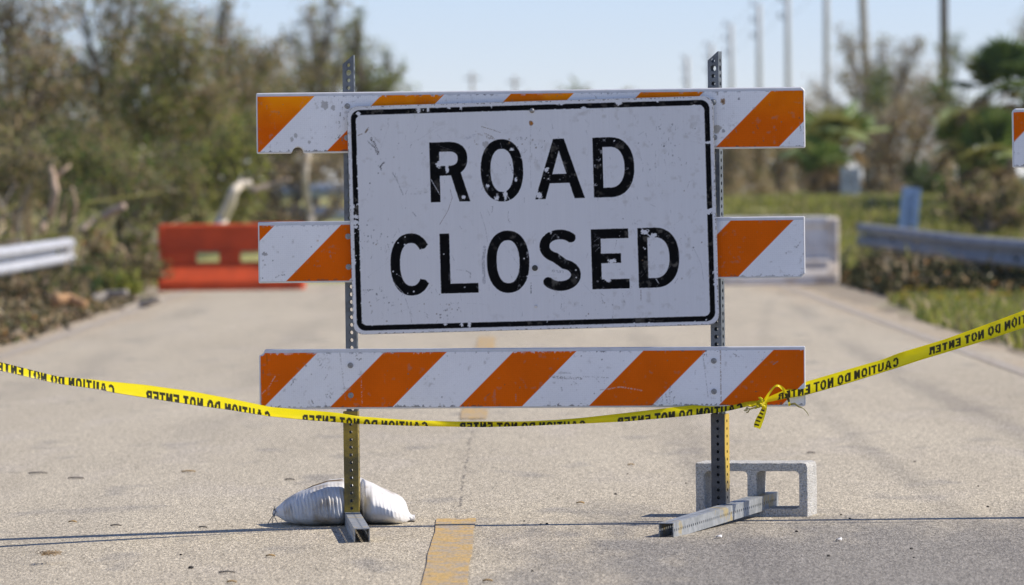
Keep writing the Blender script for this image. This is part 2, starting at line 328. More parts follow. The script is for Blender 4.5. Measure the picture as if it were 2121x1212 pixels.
# ------------------------------------------------------------------ letters (height 1, y up)
def ell(cx, cy, rx, ry, a0, a1, n=28, e=2.25):
    P = []
    for k in range(n+1):
        a = R(a0+(a1-a0)*k/n); ca, sa = cos(a), sin(a)
        P.append((cx+rx*math.copysign(abs(ca)**(2/e), ca), cy+ry*math.copysign(abs(sa)**(2/e), sa)))
    return P
def letter(ch, t):
    """(list of filled polygons, list of holes, butt-ended strokes) and width, stroke thickness t"""
    h = t/2; rect = lambda x0, x1, y0, y1: [(x0, y0), (x1, y0), (x1, y1), (x0, y1)]
    if ch == 'I': return [rect(0, t, 0, 1)], [], [], t
    if ch == 'L': W = .62; return [rect(0, t, 0, 1), rect(0, W, 0, t)], [], [], W
    if ch == 'E': W = .62; return [rect(0, t, 0, 1), rect(0, W, 0, t), rect(0, W, 1-t, 1), rect(0, W*.79, .51-t/2, .51+t/2)], [], [], W
    if ch == 'T': W = .62; return [rect(W/2-h, W/2+h, 0, 1), rect(0, W, 1-t, 1)], [], [], W
    if ch == 'N': W = .68; return [rect(0, t, 0, 1), rect(W-t, W, 0, 1), [(0, 1), (t*1.15, 1), (W, 0), (W-t*1.15, 0)]], [], [], W
    if ch == 'A':
        W = .82; a = t*.55; m = W/2
        return [[(0, 0), (t*1.06, 0), (m, .80), (W-t*1.06, 0), (W, 0), (m+a, 1), (m-a, 1)], rect(.16, W-.16, .26, .26+t*.95)], [], [], W
    if ch == 'U': W = .66; return [rect(0, t, .33, 1), rect(W-t, W, .33, 1)], [], [[(x, y) for x, y in ell(W/2, .34, W/2-h, .34-h, 180, 360)]], W
    if ch in 'OC':
        W = .70; p = ell(W/2, .5, W/2-h, .52-h, 37, 323) if ch == 'C' else ell(W/2, .5, W/2-h, .52-h, 0, 360, 48)
        return [], [], [p], (.68 if ch == 'C' else W)
    if ch == 'D':
        W = .68; x = .28
        o = [(0, 0), (x, 0)]+ell(x, .5, W-x, .5, -90, 90)+[(0, 1)]; i = [(t, t), (x, t)]+ell(x, .5, W-x-t, .5-t, -90, 90)+[(t, 1-t)]
        return [o], [i], [], W
    if ch == 'R':
        W = .66; x = .33; cy = .72
        o = [(0, 0), (t, 0), (t, 1-2*.28), (x, .44)]+ell(x, cy, W-.03-x, .28, -90, 90)+[(0, 1)]; i = [(t, .44+t), (x, .44+t)]+ell(x, cy, W-.03-x-t, .28-t, -90, 90)+[(t, 1-t)]
        return [o, [(.33, .5), (.33+t*1.1, .5), (W, 0), (W-t*1.13, 0)]], [i], [], W
    if ch == 'S':
        W = .66; c = W/2; p = ell(c, .735, c-h, .275-h, 35, 180, 16, 2.1)+ell(c, .735, c-h, .275-h, 180, 250, 10, 2.0)[1:]+ell(c, .255, c-h, .265-h, 75, -90, 20, 2.05)+ell(c, .255, c-h, .265-h, -90, -150, 10, 2.1)[1:]
        return [], [], [p], W
    return [], [], [], .3
def inside(x, y, P):
    r = np.zeros(x.shape, bool); n = len(P)
    for k in range(n):
        (ax, ay), (bx, by) = P[k], P[(k+1) % n]
        if ay == by: continue
        r ^= ((ay > y) != (by > y)) & (x < (bx-ax)*(y-ay)/(by-ay)+ax)
    return r
def glyph(ch, t, x, y):
    """coverage at points x,y (letter units)"""
    po, ho, st, W = letter(ch, t); r = np.zeros(x.shape, bool)
    for p in po: r |= inside(x, y, p)
    for p in ho: r &= ~inside(x, y, p)
    for p in st:
        d = np.full(x.shape, 9.); best = np.full(x.shape, -1.)
        n = len(p)-1; closed = abs(p[0][0]-p[-1][0])+abs(p[0][1]-p[-1][1]) < 1e-6
        for k in range(n):
            (ax, ay), (bx, by) = p[k], p[k+1]; dx, dy = bx-ax, by-ay; L = dx*dx+dy*dy
            if L < 1e-12: continue
            kk = ((x-ax)*dx+(y-ay)*dy)/L
            lo = kk if (k == 0 and not closed) else np.clip(kk, 0, 1); ok = np.ones(x.shape, bool)
            if not closed and k == 0: ok &= kk >= 0; lo = np.clip(kk, 0, 1)
            if not closed and k == n-1: ok &= kk <= 1; lo = np.clip(kk, 0, 1)
            dd = np.hypot(x-ax-lo*dx, y-ay-lo*dy); d = np.where(ok, np.minimum(d, dd), d)
        r |= d < t/2
    return r
def glyph_aa(ch, t, x, y, px):
    a = np.zeros(x.shape, np.float32)
    for ox in (-.33, 0, .33):
        for oy in (-.33, 0, .33): a += glyph(ch, t, x+ox*px, y+oy*px)
    return a/9

# ------------------------------------------------------------------ the barricade
BY = R(-3.0)                             # right end a little nearer
def make_frame(origin, yaw):
    M = Matrix.Translation(origin) @ Matrix.Rotation(yaw, 4, 'Z'); Mi = M.inverted()
    def loc(px, py, off=0.0):           # photograph point -> (u, z) in the barricade's plane
        o = Mi @ Vector((0, 0, CAMZ)); d = Mi.to_3x3() @ ray(px, py); k = (off-o.y)/d.y; p = o+d*k; return p.x, p.z
    return M, loc
M1, loc = make_frame(Vector((0, 18.85, 0)), BY)
barr = empty('road_barricade', (0, 18.85, 0), BY)
tag(barr, 'three-railed orange and white striped barricade carrying the large ROAD CLOSED sign', 'barricade', 'barricades across the road')

def rail_part(parent, TL, TR, BL, canvas_args, notch=None, name='rail', th=.019, origin=None):
    """rail from its corners in plane coordinates"""
    d = Vector((TR[0]-TL[0], 0, TR[1]-TL[1])); L = d.length; ang = math.atan2(d.z, d.x); H = TL[1]-BL[1]
    body = bpy.data.meshes.new(name); bm = bmesh.new()
    pts = [(0, 0), (L, 0), (L, -H), (0, -H)]
    if notch: pts = notch(L, H)
    vs = [bm.verts.new((x, 0, z)) for x, z in pts]; f = bm.faces.new(vs)
    e = bmesh.ops.extrude_face_region(bm, geom=[f]); bmesh.ops.translate(bm, verts=[v for v in e['geom'] if isinstance(v, bmesh.types.BMVert)], vec=(0, th, 0))
    bmesh.ops.recalc_face_normals(bm, faces=bm.faces); bm.to_mesh(body); bm.free()
    o = link(name, body, M_RAIL, parent); o.location = (TL[0], 0, TL[1]); o.rotation_euler = (0, -ang, 0); bevel(o, .005, 3)
    c = paint_rail(L, H, **canvas_args)
    msk = None
    if notch:
        ss = (c.s[:-1, :-1]+c.s[1:, 1:])/2; tt = (c.t[:-1, :-1]+c.t[1:, 1:])/2; P = notch(L-.006, H-.006)
        msk = inside(ss, tt, [(x+(.003), z-.003) for x, z in P])
    me = c.mesh('reflective_sheet', lambda s, t: np.stack([s, np.full_like(s, -.0012), t], -1), msk)
    link('reflective_sheet', me, M_SHEET, o); return o, L, H
def px_rel(x, y, left, top): return (x-left)/PXM, -(y-top)/PXM
def notch_top(L, H):                     # half-round bite in the lower edge
    cx, r = (615-530)/PXM, 12/PXM
    return [(0, 0), (L-.012, 0), (L-.004, -.006), (L, -.012), (L, -H)]+[(cx+r*1.05, -H)]+[(cx+r*cos(a), -H+.003+r*.92*sin(a)) for a in [R(q) for q in range(10, 171, 20)]]+[(cx-r*1.05, -H), (0, -H)]
def notch_mid(L, H): return [(0, 0), (L, 0), (L, -H+.013), (L-.008, -H+.010), (L-.012, -H), (0, -H)]
def notch_bot(L, H): return [(.019, 0), (L, 0), (L, -H+.006), (L-.006, -H), (0, -H), (0, -.019), (.008, -.019), (.015, -.012)]
GREY, DARK = (.28, .27, .26), (.10, .10, .10)
def extra_bottom(c):
    q = lambda x, y: px_rel(x, y, 537, 725); r = random.Random(4)
    for x in (705, 1456):                # vertical rub lines beside the posts
        P = [q(x+k*1.6, 732+k*14) for k in range(8)]; c.stroke(P, .002, GREY, .8, .4, x)
    for x in (1493, 1493): c.stroke([q(x, 722), q(x+1, 838)], .0028, (.35, .26, .2), .8, .35, 5)
    for x in (748,): c.stroke([q(x, 770), q(x+3, 845)], .0025, (.6, .58, .55), .8, .5, 6)
    for x, y, a, b in ((668, 757, 8, 10), (610, 788, 6, 8), (743, 742, 4, 8), (1382, 835, 9, 9), (1392, 828, 5, 9), (683, 822, 6, 4)):
        for k in range(6):
            X0, Y0 = q(x+r.uniform(-a, a), y+r.uniform(-b, b)); c.stroke([(X0, Y0), (X0+r.uniform(-.008, .008), Y0+r.uniform(-.011, .011))], r.uniform(.0015, .0035), (.15, .14, .13), .75, .38, k)
    c.stroke([q(1140, 785), q(1165, 787), q(1205, 789)], .008, GREY, .8, .45, 11); c.stroke([q(1165, 777), q(1185, 778)], .0025, DARK, .6, .4, 13)
    c.stroke([q(1210, 785), q(1262, 788)], .003, GREY, .7, .45, 12)
    c.stroke([q(1244, 813), q(1262, 811), q(1285, 807), q(1305, 810), q(1330, 815)], .0035, (.62, .5, .42), .9, .38, 14)
    c.stroke([q(541, 818), q(556, 805), q(570, 781)], .003, (.6, .5, .42), .9, .4, 15); c.stroke([q(540, 800), q(541, 845)], .002, (.5, .5, .5), .8, .3, 16)
    c.stroke([q(553, 735), q(554, 755)], .003, (.22, .09, .02), .6, .3, 17)
def extra_mid(c):
    q = lambda x, y: px_rel(x, y, 534, 460)
    c.blob(*q(548, 527), .010, .006, GREY, .75, 3); c.blob(*q(548, 549), .004, .003, GREY, .7, 4); c.blob(*q(544, 540), .003, .003, GREY, .6, 5)
    c.stroke([q(570, 575), q(578, 571), q(589, 570)], .004, DARK, .8, .42, 6)
    c.blob(*q(658, 500), .004, .003, (.55, .42, .28), .6, 7)
def extra_top(c):
    q = lambda x, y: px_rel(x, y, 530, 193); r = random.Random(3)
    for k in range(14):
        x, y = q(r.uniform(700, 712), r.uniform(210, 300)); c.stroke([(x, y), (x+r.uniform(-.004, .004), y+r.uniform(.003, .012))], r.uniform(.002, .005), (.2, .19, .18), .8, .4, k)
    for x, y, rx in ((672, 220, 9), (1020, 199, 6), (604, 290, 5), (612, 282, 5), (640, 296, 4), (690, 225, 6)):
        c.blob(*q(x, y), rx/PXM*.8, rx/PXM, (.28, .26, .23), .6, x)
    c.blob(*q(1497, 221), .008, .010, (.30, .16, .05), .85, 3); c.blob(*q(1497, 221), .0035, .005, (.16, .09, .04), .8, 4)
    c.blob(*q(1484, 278), .014, .016, (.30, .26, .18), .7, 5); c.blob(*q(1497, 282), .006, .006, (.2, .2, .2), .7, 6)
    c.blob(*q(1530, 216), .004, .004, (.2, .2, .22), .8, 7); c.blob(*q(1600, 194), .010, .0045, (.6, .6, .62), .95, 8, .8); c.blob(*q(1612, 196), .006, .004, (.75, .3, .02), .9, 9, .8)
    c.blob(*q(1664, 200), .006, .03, (.25, .13, .05), .55, 10); c.stroke([q(1485, 190), q(1486, 207)], .004, (.3, .27, .24), .8, .3, 11)
    c.stroke([q(1495, 188), q(1525, 192)], .010, (.5, .52, .56), .8, .35, 12); c.stroke([q(1655, 265), q(1657, 285)], .004, GREY, .7, .35, 13)
RAILS = [((530, 193), (1667, 180), (533, 319), dict(orange_end=(652-530)/PXM, period=.4305, seed=21, amber_glow=1.0, k0=lambda s, L: np.clip(1.25-.85*s/L, 0, 1), extra=(extra_top,), stains=16), notch_top),
         ((534, 460), (1667, 448), (535, 587), dict(orange_end=(569-534)/PXM, period=.4305, seed=35, extra=(extra_mid,), stains=14, grime=.7), notch_mid),
         ((536.5, 724), (1668, 717), (538.5, 848.5), dict(orange_end=(658-536.5)/PXM, period=.4305, seed=48, extra=(extra_bottom,), stains=20), notch_bot)]
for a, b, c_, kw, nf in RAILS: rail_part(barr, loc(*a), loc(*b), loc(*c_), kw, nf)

# perforated square tube along local z, centred on x=y=0
def perf_tube(name, size, length, pitch, hr, mat, parent, z0=0.0, wall=.0028, cut=None, big_top=False):
    h = size/2; n = int(length/pitch); ring = 12; V = []; Fs = []
    for side in range(4):
        ax = [(1, 0), (0, 1), (-1, 0), (0, -1)][side]; nx = [(0, -1), (1, 0), (0, 1), (-1, 0)][side]
        P = lambda a, z: (ax[0]*a+nx[0]*h, ax[1]*a+nx[1]*h, z)
        for k in range(n+1):
            za, zb = z0+k*pitch, min(z0+(k+1)*pitch, z0+length); zc = z0+(k+.5)*pitch
            if zb-za < pitch*.98:
                if zb-za > 1e-4:
                    b = len(V); V += [P(-h, za), P(h, za), P(h, zb), P(-h, zb)]; Fs.append((b, b+1, b+2, b+3))
                continue
            b = len(V); p2 = pitch/2; r = hr*(1.5 if (big_top and k == n-2) else 1)
            for q in range(ring):
                a = 2*pi*(q+.5)/ring; ca, sa = cos(a), sin(a); V.append(P(r*ca, zc+r*sa))
            near = {min(range(ring), key=lambda q: abs((2*pi*(q+.5)/ring-math.atan2(p2*sy, h*sx)+pi) % (2*pi)-pi)): (h*sx, p2*sy) for sx, sy in ((1, 1), (-1, 1), (-1, -1), (1, -1))}
            for q in range(ring):
                a = 2*pi*(q+.5)/ring; ca, sa = cos(a), sin(a); s = min(h/max(abs(ca), 1e-6), p2/max(abs(sa), 1e-6)); x, z = s*ca, s*sa
                if q in near: x, z = near[q]
                V.append(P(x, zc+z))
            Fs += [(b+q, b+(q+1) % ring, b+ring+(q+1) % ring, b+ring+q) for q in range(ring)]
    me = bpy.data.meshes.new(name); me.from_pydata(V, [], Fs); bm = bmesh.new(); bm.from_mesh(me)
    bmesh.ops.remove_doubles(bm, verts=bm.verts, dist=1e-5)
    bmesh.ops.dissolve_degenerate(bm, edges=bm.edges, dist=1e-6)
    if cut: bmesh.ops.bisect_plane(bm, geom=bm.verts[:]+bm.edges[:]+bm.faces[:], plane_co=cut[0], plane_no=cut[1], clear_outer=True)
    bmesh.ops.recalc_face_normals(bm, faces=bm.faces); bm.to_mesh(me); bm.free()
    o = link(name, me, mat, parent); m = o.modifiers.new('wall', 'SOLIDIFY'); m.thickness = wall; m.offset = -1; return o

# left upright
POFF = .019+.0225
def upright(px_top, px_bot, py_top, py_bot, yaw, sleeve_top, sleeve_mat, sl_px):
    u0, zt = loc(px_top, py_top, POFF); u1, zb = loc(px_bot, py_bot, POFF)
    d = Vector((u0-u1, 0, zt-zb)); lean = math.atan2(d.x, d.z); L = d.length
    p = perf_tube('post', .0375, L,   .0254, .0070, M_GALV, barr, cut=((.0, 0, L-.016), Vector((-.62, 0, .78)).normalized()), big_top=True)
    p.location = (u1, POFF, zb); p.rotation_euler = (0, lean, yaw)
    us, zs = loc(sl_px[0], sleeve_top, POFF-.006); ub, _ = loc(sl_px[1], py_bot, POFF-.006)
    d = Vector((us-ub, 0, zs-zb)); q = perf_tube('sleeve', .0485, d.length, .0254, .0056, sleeve_mat, barr)
    q.location = (ub, POFF, zb); q.rotation_euler = (0, math.atan2(d.x, d.z), yaw); return p, q
pl = upright(722, 733, 114, 1060, R(-2), 852, M_SLEEVE_Y, (727, 730))
pr = upright(1480, 1491, 106, 1054, R(-17), 857, M_SLEEVE_R, (1491, 1493))
pl[1]['label'] = 'dirty yellow sleeve'; pr[1]['label'] = 'dark grey sleeve with a yellow side'
def foot(a, b, name='foot'):            # square tube from a to b (centres of its lower face)
    a, b = M1.inverted() @ Vector(a), M1.inverted() @ Vector(b); d = b-a; L = d.length
    o = perf_tube(name, .0495, L, .0254, .0052, M_LEG, barr, wall=.003)
    q = d.to_track_quat('Z', 'Y'); e = Matrix.Rotation(0, 4, 'Z'); zx = d.normalized(); side = Vector((0, 0, 1)).cross(zx).normalized(); up = zx.cross(side)
    Mx = Matrix((side, up, zx)).transposed().to_4x4(); o.matrix_local = Matrix.Translation(a+up*.0247) @ Mx; return o
gl = on_ground(750, 1127.5)
foot((gl.x, gl.y, .001), (gl.x-.085, gl.y+1.42, .001))
ga = on_ground(1380, 1116.5); gb = at(1598, 1053, 19.36)
foot((ga.x, ga.y, .002), (gb.x, gb.y, .031))

def bolt(u, z, y, r=.0095, mat=M_BOLT, dome=False, parent=barr, proud=.006):
    mb = MB(); n = 18
    V = [(r*cos(2*pi*k/n), 0, r*sin(2*pi*k/n)) for k in range(n)]+[(r*cos(2*pi*k/n), -.0016, r*sin(2*pi*k/n)) for k in range(n)]
    mb.add(V, [(k, (k+1) % n, n+(k+1) % n, n+k) for k in range(n)]+[tuple(range(n, 2*n))])
    if dome:
        V = []; 
        for j in range(4):
            a = R(90*j/3.2); V += [(r*.92*cos(a)*cos(2*pi*k/n), -.0016-r*.55*sin(a), r*.92*cos(a)*sin(2*pi*k/n)) for k in range(n)]
        mb.add(V, [(j*n+k, j*n+(k+1) % n, (j+1)*n+(k+1) % n, (j+1)*n+k) for j in range(3) for k in range(n)]+[tuple(range(3*n, 4*n))])
    else:
        h = r*.62; V = [(h*cos(pi*k/3+.4), -.0016, h*sin(pi*k/3+.4)) for k in range(6)]+[(h*.9*cos(pi*k/3+.4), -proud, h*.9*sin(pi*k/3+.4)) for k in range(6)]
        mb.add(V, [(k, (k+1) % 6, 6+(k+1) % 6, 6+k) for k in range(6)]+[tuple(range(6, 12))])
        tip = r*.3; V = [(tip*cos(pi*k/4), -proud, tip*sin(pi*k/4)) for k in range(8)]+[(tip*cos(pi*k/4), -proud-.004, tip*sin(pi*k/4)) for k in range(8)]
        mb.add(V, [(k, (k+1) % 8, 8+(k+1) % 8, 8+k) for k in range(8)]+[tuple(range(8, 16))])
    o = mb.build('bolt', mat, parent); o.location = (u, y, z); return o
for x, y in ((726, 757), (726.5, 819), (1478.5, 747.5), (1479, 811), (721, 490), (722, 553), (719.5, 220), (718.5, 285.5), (1480, 285)): bolt(*loc(x, y), -.0018)
bolt(*loc(1477, 212), -.0018, .0105, M_GALV, dome=True)

# the sign panel
SA = R(1.65)-ROLL; SY = -.022
su, sz = loc(1103.5, 446.5, SY); SW, SH, SR = 1.214, .757, .036
def rrect(w_, h_, r, n=8):
    P = []
    for cx, cz, a0 in ((w_/2-r, h_/2-r, 0), (-w_/2+r, h_/2-r, 90), (-w_/2+r, -h_/2+r, 180), (w_/2-r, -h_/2+r, 270)):
        P += [(cx+r*cos(R(a0+90*k/n)), cz+r*sin(R(a0+90*k/n))) for k in range(n+1)]
    return P
bm = bmesh.new(); f = bm.faces.new([bm.verts.new((x, 0, z)) for x, z in rrect(SW, SH, SR)])
e = bmesh.ops.extrude_face_region(bm, geom=[f]); bmesh.ops.translate(bm, verts=[v for v in e['geom'] if isinstance(v, bmesh.types.BMVert)], vec=(0, .004, 0))
bmesh.ops.recalc_face_normals(bm, faces=bm.faces); me = bpy.data.meshes.new('sign_panel'); bm.to_mesh(me); bm.free()
panel = link('sign_panel', me, simple('sign aluminium', (.45, .45, .44), .5, .3, var=.3, scale=40), barr); panel.location = (su, SY, sz); panel.rotation_euler = (0, -SA, 0)
panel['label'] = 'scuffed white sign panel lettered ROAD CLOSED in black'; bevel(panel, .0012, 2)
INK = (.003, .003, .0035)
def paint_sign():
    c = Canvas(-SW/2+.0012, SW/2-.0012, -SH/2+.0012, SH/2-.0012, .0016); s, t = c.s, c.t; r = random.Random(5)
    n1 = vnoise(s, t, 5, 61); n2 = vnoise(s, t, 45, 62); streak = vnoise(s, t*.02, 330, 63, 2)
    c.col[:] = np.array((.77, .775, .785))*(.97+.05*n1+.05*(streak-.5))[..., None]
    def q(px, py):                       # photograph point -> sign coordinates
        dx, dy = px-1103.5, py-446.5; return (dx*cos(R(1.65))-dy*sin(R(1.65)))/PXM, -(dx*sin(R(1.65))+dy*cos(R(1.65)))/PXM
    def box_sd(hw, hh, rr):
        x = np.abs(s)-hw+rr; y = np.abs(t)-hh+rr; return np.hypot(np.maximum(x, 0), np.maximum(y, 0))+np.minimum(np.maximum(x, y), 0)-rr
    # chip field: bites the ink where the noise is high
    ch = vnoise(s, t, 95, 71, 3); reg = vnoise(s, t, 9, 72, 2); bite = np.clip((ch-.60)*3.0, 0, 1)*np.clip((reg-.52)*3.5, 0, 1)
    so_ = box_sd(SW/2-.0125, SH/2-.0125, .030); si_ = box_sd(SW/2-.030, SH/2-.030, .018)
    sdb = np.maximum(so_, -si_)+bite*.011+(vnoise(s, t, 260, 73, 2)-.5)*.0012
    ink = np.clip(-sdb/.0016+.5, 0, 1)
    rows = [(95, (('R', -169, 82), ('O', -61, 88), ('A', 57.5, 103), ('D', 170, 85))),
            (-94, (('C', -255.5, 84), ('L', -155.3, 78), ('O', -53.7, 88), ('S', 54, 84), ('E', 157.5, 77.5), ('D', 257.5, 85)))]
    wx = (vnoise(s, t, 180, 74, 2)-.5)*.0011; wy = (vnoise(s, t, 180, 75, 2)-.5)*.0011
    for ty, row in rows:
        for chh, cx, wpx in row:
            W = letter(chh, .162)[3]; h_ = 124/PXM; x = ((s+wx)*PXM-cx)/wpx*W+W/2; y = ((t+wy)*PXM-ty)/124+.5
            m = (x > -.1) & (x < W+.1) & (y > -.1) & (y < 1.1); jj, ii = np.where(m); sl = np.s_[jj.min():jj.max()+1, ii.min():ii.max()+1]
            g = glyph_aa(chh, .162, x[sl], y[sl], .0016/h_); ink[sl] = np.maximum(ink[sl], g*np.clip(1-bite[sl]*.8*(vnoise(s[sl], t[sl], 40, 76)>.58), 0, 1))
    c.blend(ink, INK)
    BASE = (.77, .775, .785)
    # ink knocked off in places
    def chip(px, py, rx, ry, sd_, al=1.0): c.blob(*q(px, py), rx/PXM, ry/PXM, BASE, al, sd_, .7)
    for a in ((867, 228, 4, 9, 1), (735, 449, 9, 4, 2), (736, 461, 7, 5, 3), (972, 671, 3.5, 9, 4), (1469, 437, 9, 6, 5), (1466, 296, 9, 3, 6), (742, 236, 5, 4, 7),
              (910, 341, 6, 7, 8), (926, 350, 4, 8, 9), (960, 408, 4, 4, 10), (1047, 405, 4, 9, 11), (1029, 411, 5, 4, 12), (1117, 405, 6, 8, 13), (1132, 352, 5, 5, 14), (1112, 398, 3, 6, 15),
              (1267, 541, 9, 5, 16), (1260, 580, 6, 4, 17), (1335, 480, 8, 5, 18), (1353, 487, 8, 4, 19), (957, 672, 3, 5, 20), (922, 672, 3, 3, 21), (892, 502, 4, 3, 22), (1098, 590, 4, 3, 23),
              (887, 226, 3, 6, 24), (905, 222, 4, 3, 25), (930, 224, 4, 3, 26), (955, 222, 3, 6, 27), (1018, 219, 2, 5, 28), (1282, 214, 8, 5, 29), (1360, 209, 4, 4, 30), (737, 470, 5, 3, 31), (1209, 225, 5, 3, 33),
              (940, 391, 2, 6, 34), (1010, 385, 4, 3, 35), (1068, 372, 3, 5, 36), (1216, 402, 4, 3, 37), (1060, 310, 4, 3, 38), (1125, 485, 4, 4, 39), (1140, 478, 3, 6, 40), (1315, 378, 3, 5, 41)): chip(*a)
    for k in range(110):
        chip(r.uniform(735, 1470), r.uniform(212, 680), *(r.uniform(.7, 2.0),)*2, 100+k)
    for P, wd in (([(1313, 449), (1330, 475), (1348, 492)], .0035), ([(893, 372), (911, 403)], .0018), ([(1046, 398), (1060, 420), (1066, 436)], .002), ([(1358, 577), (1364, 587)], .002), ([(1133, 667), (1138, 652)], .0015), ([(815, 585), (840, 612)], .001)):
        c.stroke([q(*p) for p in P], wd, BASE, .95, .3, int(P[0][0]))
    # scratches, scuffs, grime
    def scr(P, wd, col, al=.85, ro=.4, sd_=1): c.stroke([q(*p) for p in P], wd, col, al, ro, sd_)
    BR, GR, DK = (.22, .15, .09), (.26, .26, .27), (.09, .09, .09)
    scr([(770, 288), (777, 303), (783, 318)], .011, (.16, .15, .15), .9, .40, 2); scr([(762, 293), (775, 306)], .004, DK, .8, .4, 3); scr([(787, 347), (796, 336)], .006, DK, .85, .4, 4); scr([(790, 352), (789, 344)], .005, DK, .8, .42, 41)
    scr([(757, 275), (763, 266)], .006, BR, .9, .3, 5); scr([(742, 281), (752, 277)], .003, BR, .8, .4, 6); scr([(766, 275), (790, 300)], .0015, DK, .6, .4, 7)
    scr([(998, 263), (1022, 270), (1036, 275)], .0025, BR, .9, .38, 8)
    for k in range(5): scr([(1004+k*3.4, 276+k*1.4), (1010+k*4.0, 288+k*.6)], .0022, BR, .85, .38, 9+k)
    for k in range(4): scr([(985+k*4, 272+k*2), (992+k*3, 280+k)], .0014, BR, .6, .42, 19+k)
    scr([(965, 287), (984, 281)], .010, (.56, .57, .6), .8, .42, 25); scr([(982, 290), (986, 299), (992, 299)], .003, BR, .7, .35, 26); c.blob(*q(1006, 300), .010, .011, (.33, .30, .27), .6, 27)
    scr([(813, 358), (823, 375), (835, 404)], .0035, (.36, .36, .37), .8, .35, 28); scr([(816, 361), (824, 374)], .0012, DK, .6, .4, 29); scr([(845, 402), (868, 402), (885, 398)], .0015, GR, .7, .45, 30)
    scr([(1055, 338), (1060, 350), (1064, 362)], .004, (.18, .18, .19), .8, .42, 31); scr([(933, 393), (937, 410), (928, 437), (911, 465)], .0017, (.22, .14, .12), .8, .3, 32)
    scr([(1004, 512), (1001, 540), (1003, 585)], .010, (.36, .36, .39), .8, .36, 33); scr([(1100, 586), (1100, 607)], .003, DK, .9, .3, 34); scr([(1327, 600), (1327, 622)], .0022, (.2, .13, .11), .9, .3, 35)
    scr([(1100, 250), (1098, 330), (1100, 390)], .0011, GR, .8, .4, 36); scr([(995, 440), (1005, 470), (1010, 500)], .0011, GR, .8, .35, 37); scr([(802, 504), (808, 520)], .0014, DK, .7, .35, 38)
    scr([(838, 612), (850, 650), (853, 668)], .0012, DK, .7, .4, 39); scr([(1437, 516), (1452, 548), (1456, 580)], .001, GR, .7, .3, 40); scr([(751, 601), (772, 600)], .0035, DK, .7, .45, 42); scr([(757, 607), (766, 601)], .002, DK, .7, .4, 43)
    scr([(1145, 561), (1165, 563)], .009, (.36, .37, .38), .7, .42, 44); scr([(1277, 498), (1273, 515)], .002, GR, .8, .4, 45); scr([(965, 560), (975, 566), (974, 575)], .004, (.36, .36, .37), .8, .38, 46)
    scr([(855, 440), (862, 448)], .003, GR, .8, .35, 47); scr([(1053, 452), (1056, 462)], .005, GR, .7, .4, 48); scr([(1018, 428), (1021, 428), (1019, 440)], .0012, DK, .8, .2, 49)
    for x0, y0, n, sp in ((765, 495, 40, 26), (780, 625, 34, 34), (930, 645, 36, 26), (1250, 640, 26, 40), (800, 330, 24, 40), (1090, 300, 30, 22), (1390, 280, 24, 34), (1345, 530, 20, 70), (1380, 340, 20, 40)):
        for k in range(n):
            x, y = r.gauss(x0, sp), r.gauss(y0, sp*.7); a = r.uniform(-2, 2)
            if r.random() < .6: c.blob(*q(x, y), *(r.uniform(.8, 2.2)/PXM,)*2, r.choice([DK, GR, GR, BR]), r.uniform(.35, .85), k)
            else: scr([(x, y), (x+r.uniform(-3, 3), y+r.uniform(3, 9))], r.uniform(.0008, .002), r.choice([DK, GR]), .7, .4, k)
    for k in range(130):
        x, y = r.uniform(745, 1465), r.uniform(245, 660); a = r.gauss(pi/2, .6); l = r.uniform(3, 16)
        scr([(x, y), (x+l*cos(a), y+l*sin(a))], r.uniform(.0007, .0018), r.choice([GR, GR, (.34, .34, .35), DK]), .7, .40, k)
    for k in range(26):
        x, y = r.uniform(745, 1465), r.uniform(245, 660); a = r.uniform(0, pi); l = r.uniform(30, 110); scr([(x, y), (x+l*.5*cos(a), y+l*.5*sin(a)+r.uniform(-3, 3)), (x+l*cos(a), y+l*sin(a))], .0007, GR, .5, .46, k)
    c.blend(np.clip((n2-.62)*4, 0, 1)*np.clip((vnoise(s, t, 4, 64)-.5)*5, 0, 1)*.35, (.36, .33, .28))
    e = -box_sd(SW/2, SH/2, SR); c.blend(np.clip((vnoise(s, t, 200, 65)-.42-e*48)*8, 0, 1)*.85, (.20, .19, .17))
    # bolt hole through to the rail, rust spot, small hole
    c.blob(*q(1100, 256), .0075, .009, (.30, .14, .05), .9, 81, .3); c.blob(*q(1101, 256), .004, .005, (.45, .17, .02), .9, 82, .4)
    ss = (s[:-1, :-1]+s[1:, 1:])/2; tt = (t[:-1, :-1]+t[1:, 1:])/2; msk = inside(ss, tt, rrect(SW-.0016, SH-.0016, SR-.0008))
    return c.mesh('sign_face', lambda a, b: np.stack([a, np.full_like(a, -.0010), b], -1), msk), q
me, sq = paint_sign(); link('sign_face', me, M_SIGN, panel)
b1 = bolt(*sq(1102, 230), -.0014, .0085, M_BOLT, dome=True, parent=panel)
b2 = bolt(*sq(1108, 555), -.0014, .0098, simple('tarnished bolt', (.10, .10, .09), .5, .4, scale=200), parent=panel, proud=.004)
b3 = bolt(*sq(1110, 634), -.0014, .0045, simple('small white hole', (.75, .72, .68), .6, 0, var=.1, scale=90), dome=True, parent=panel)  # bright dome standing in for a small white hole in the panel
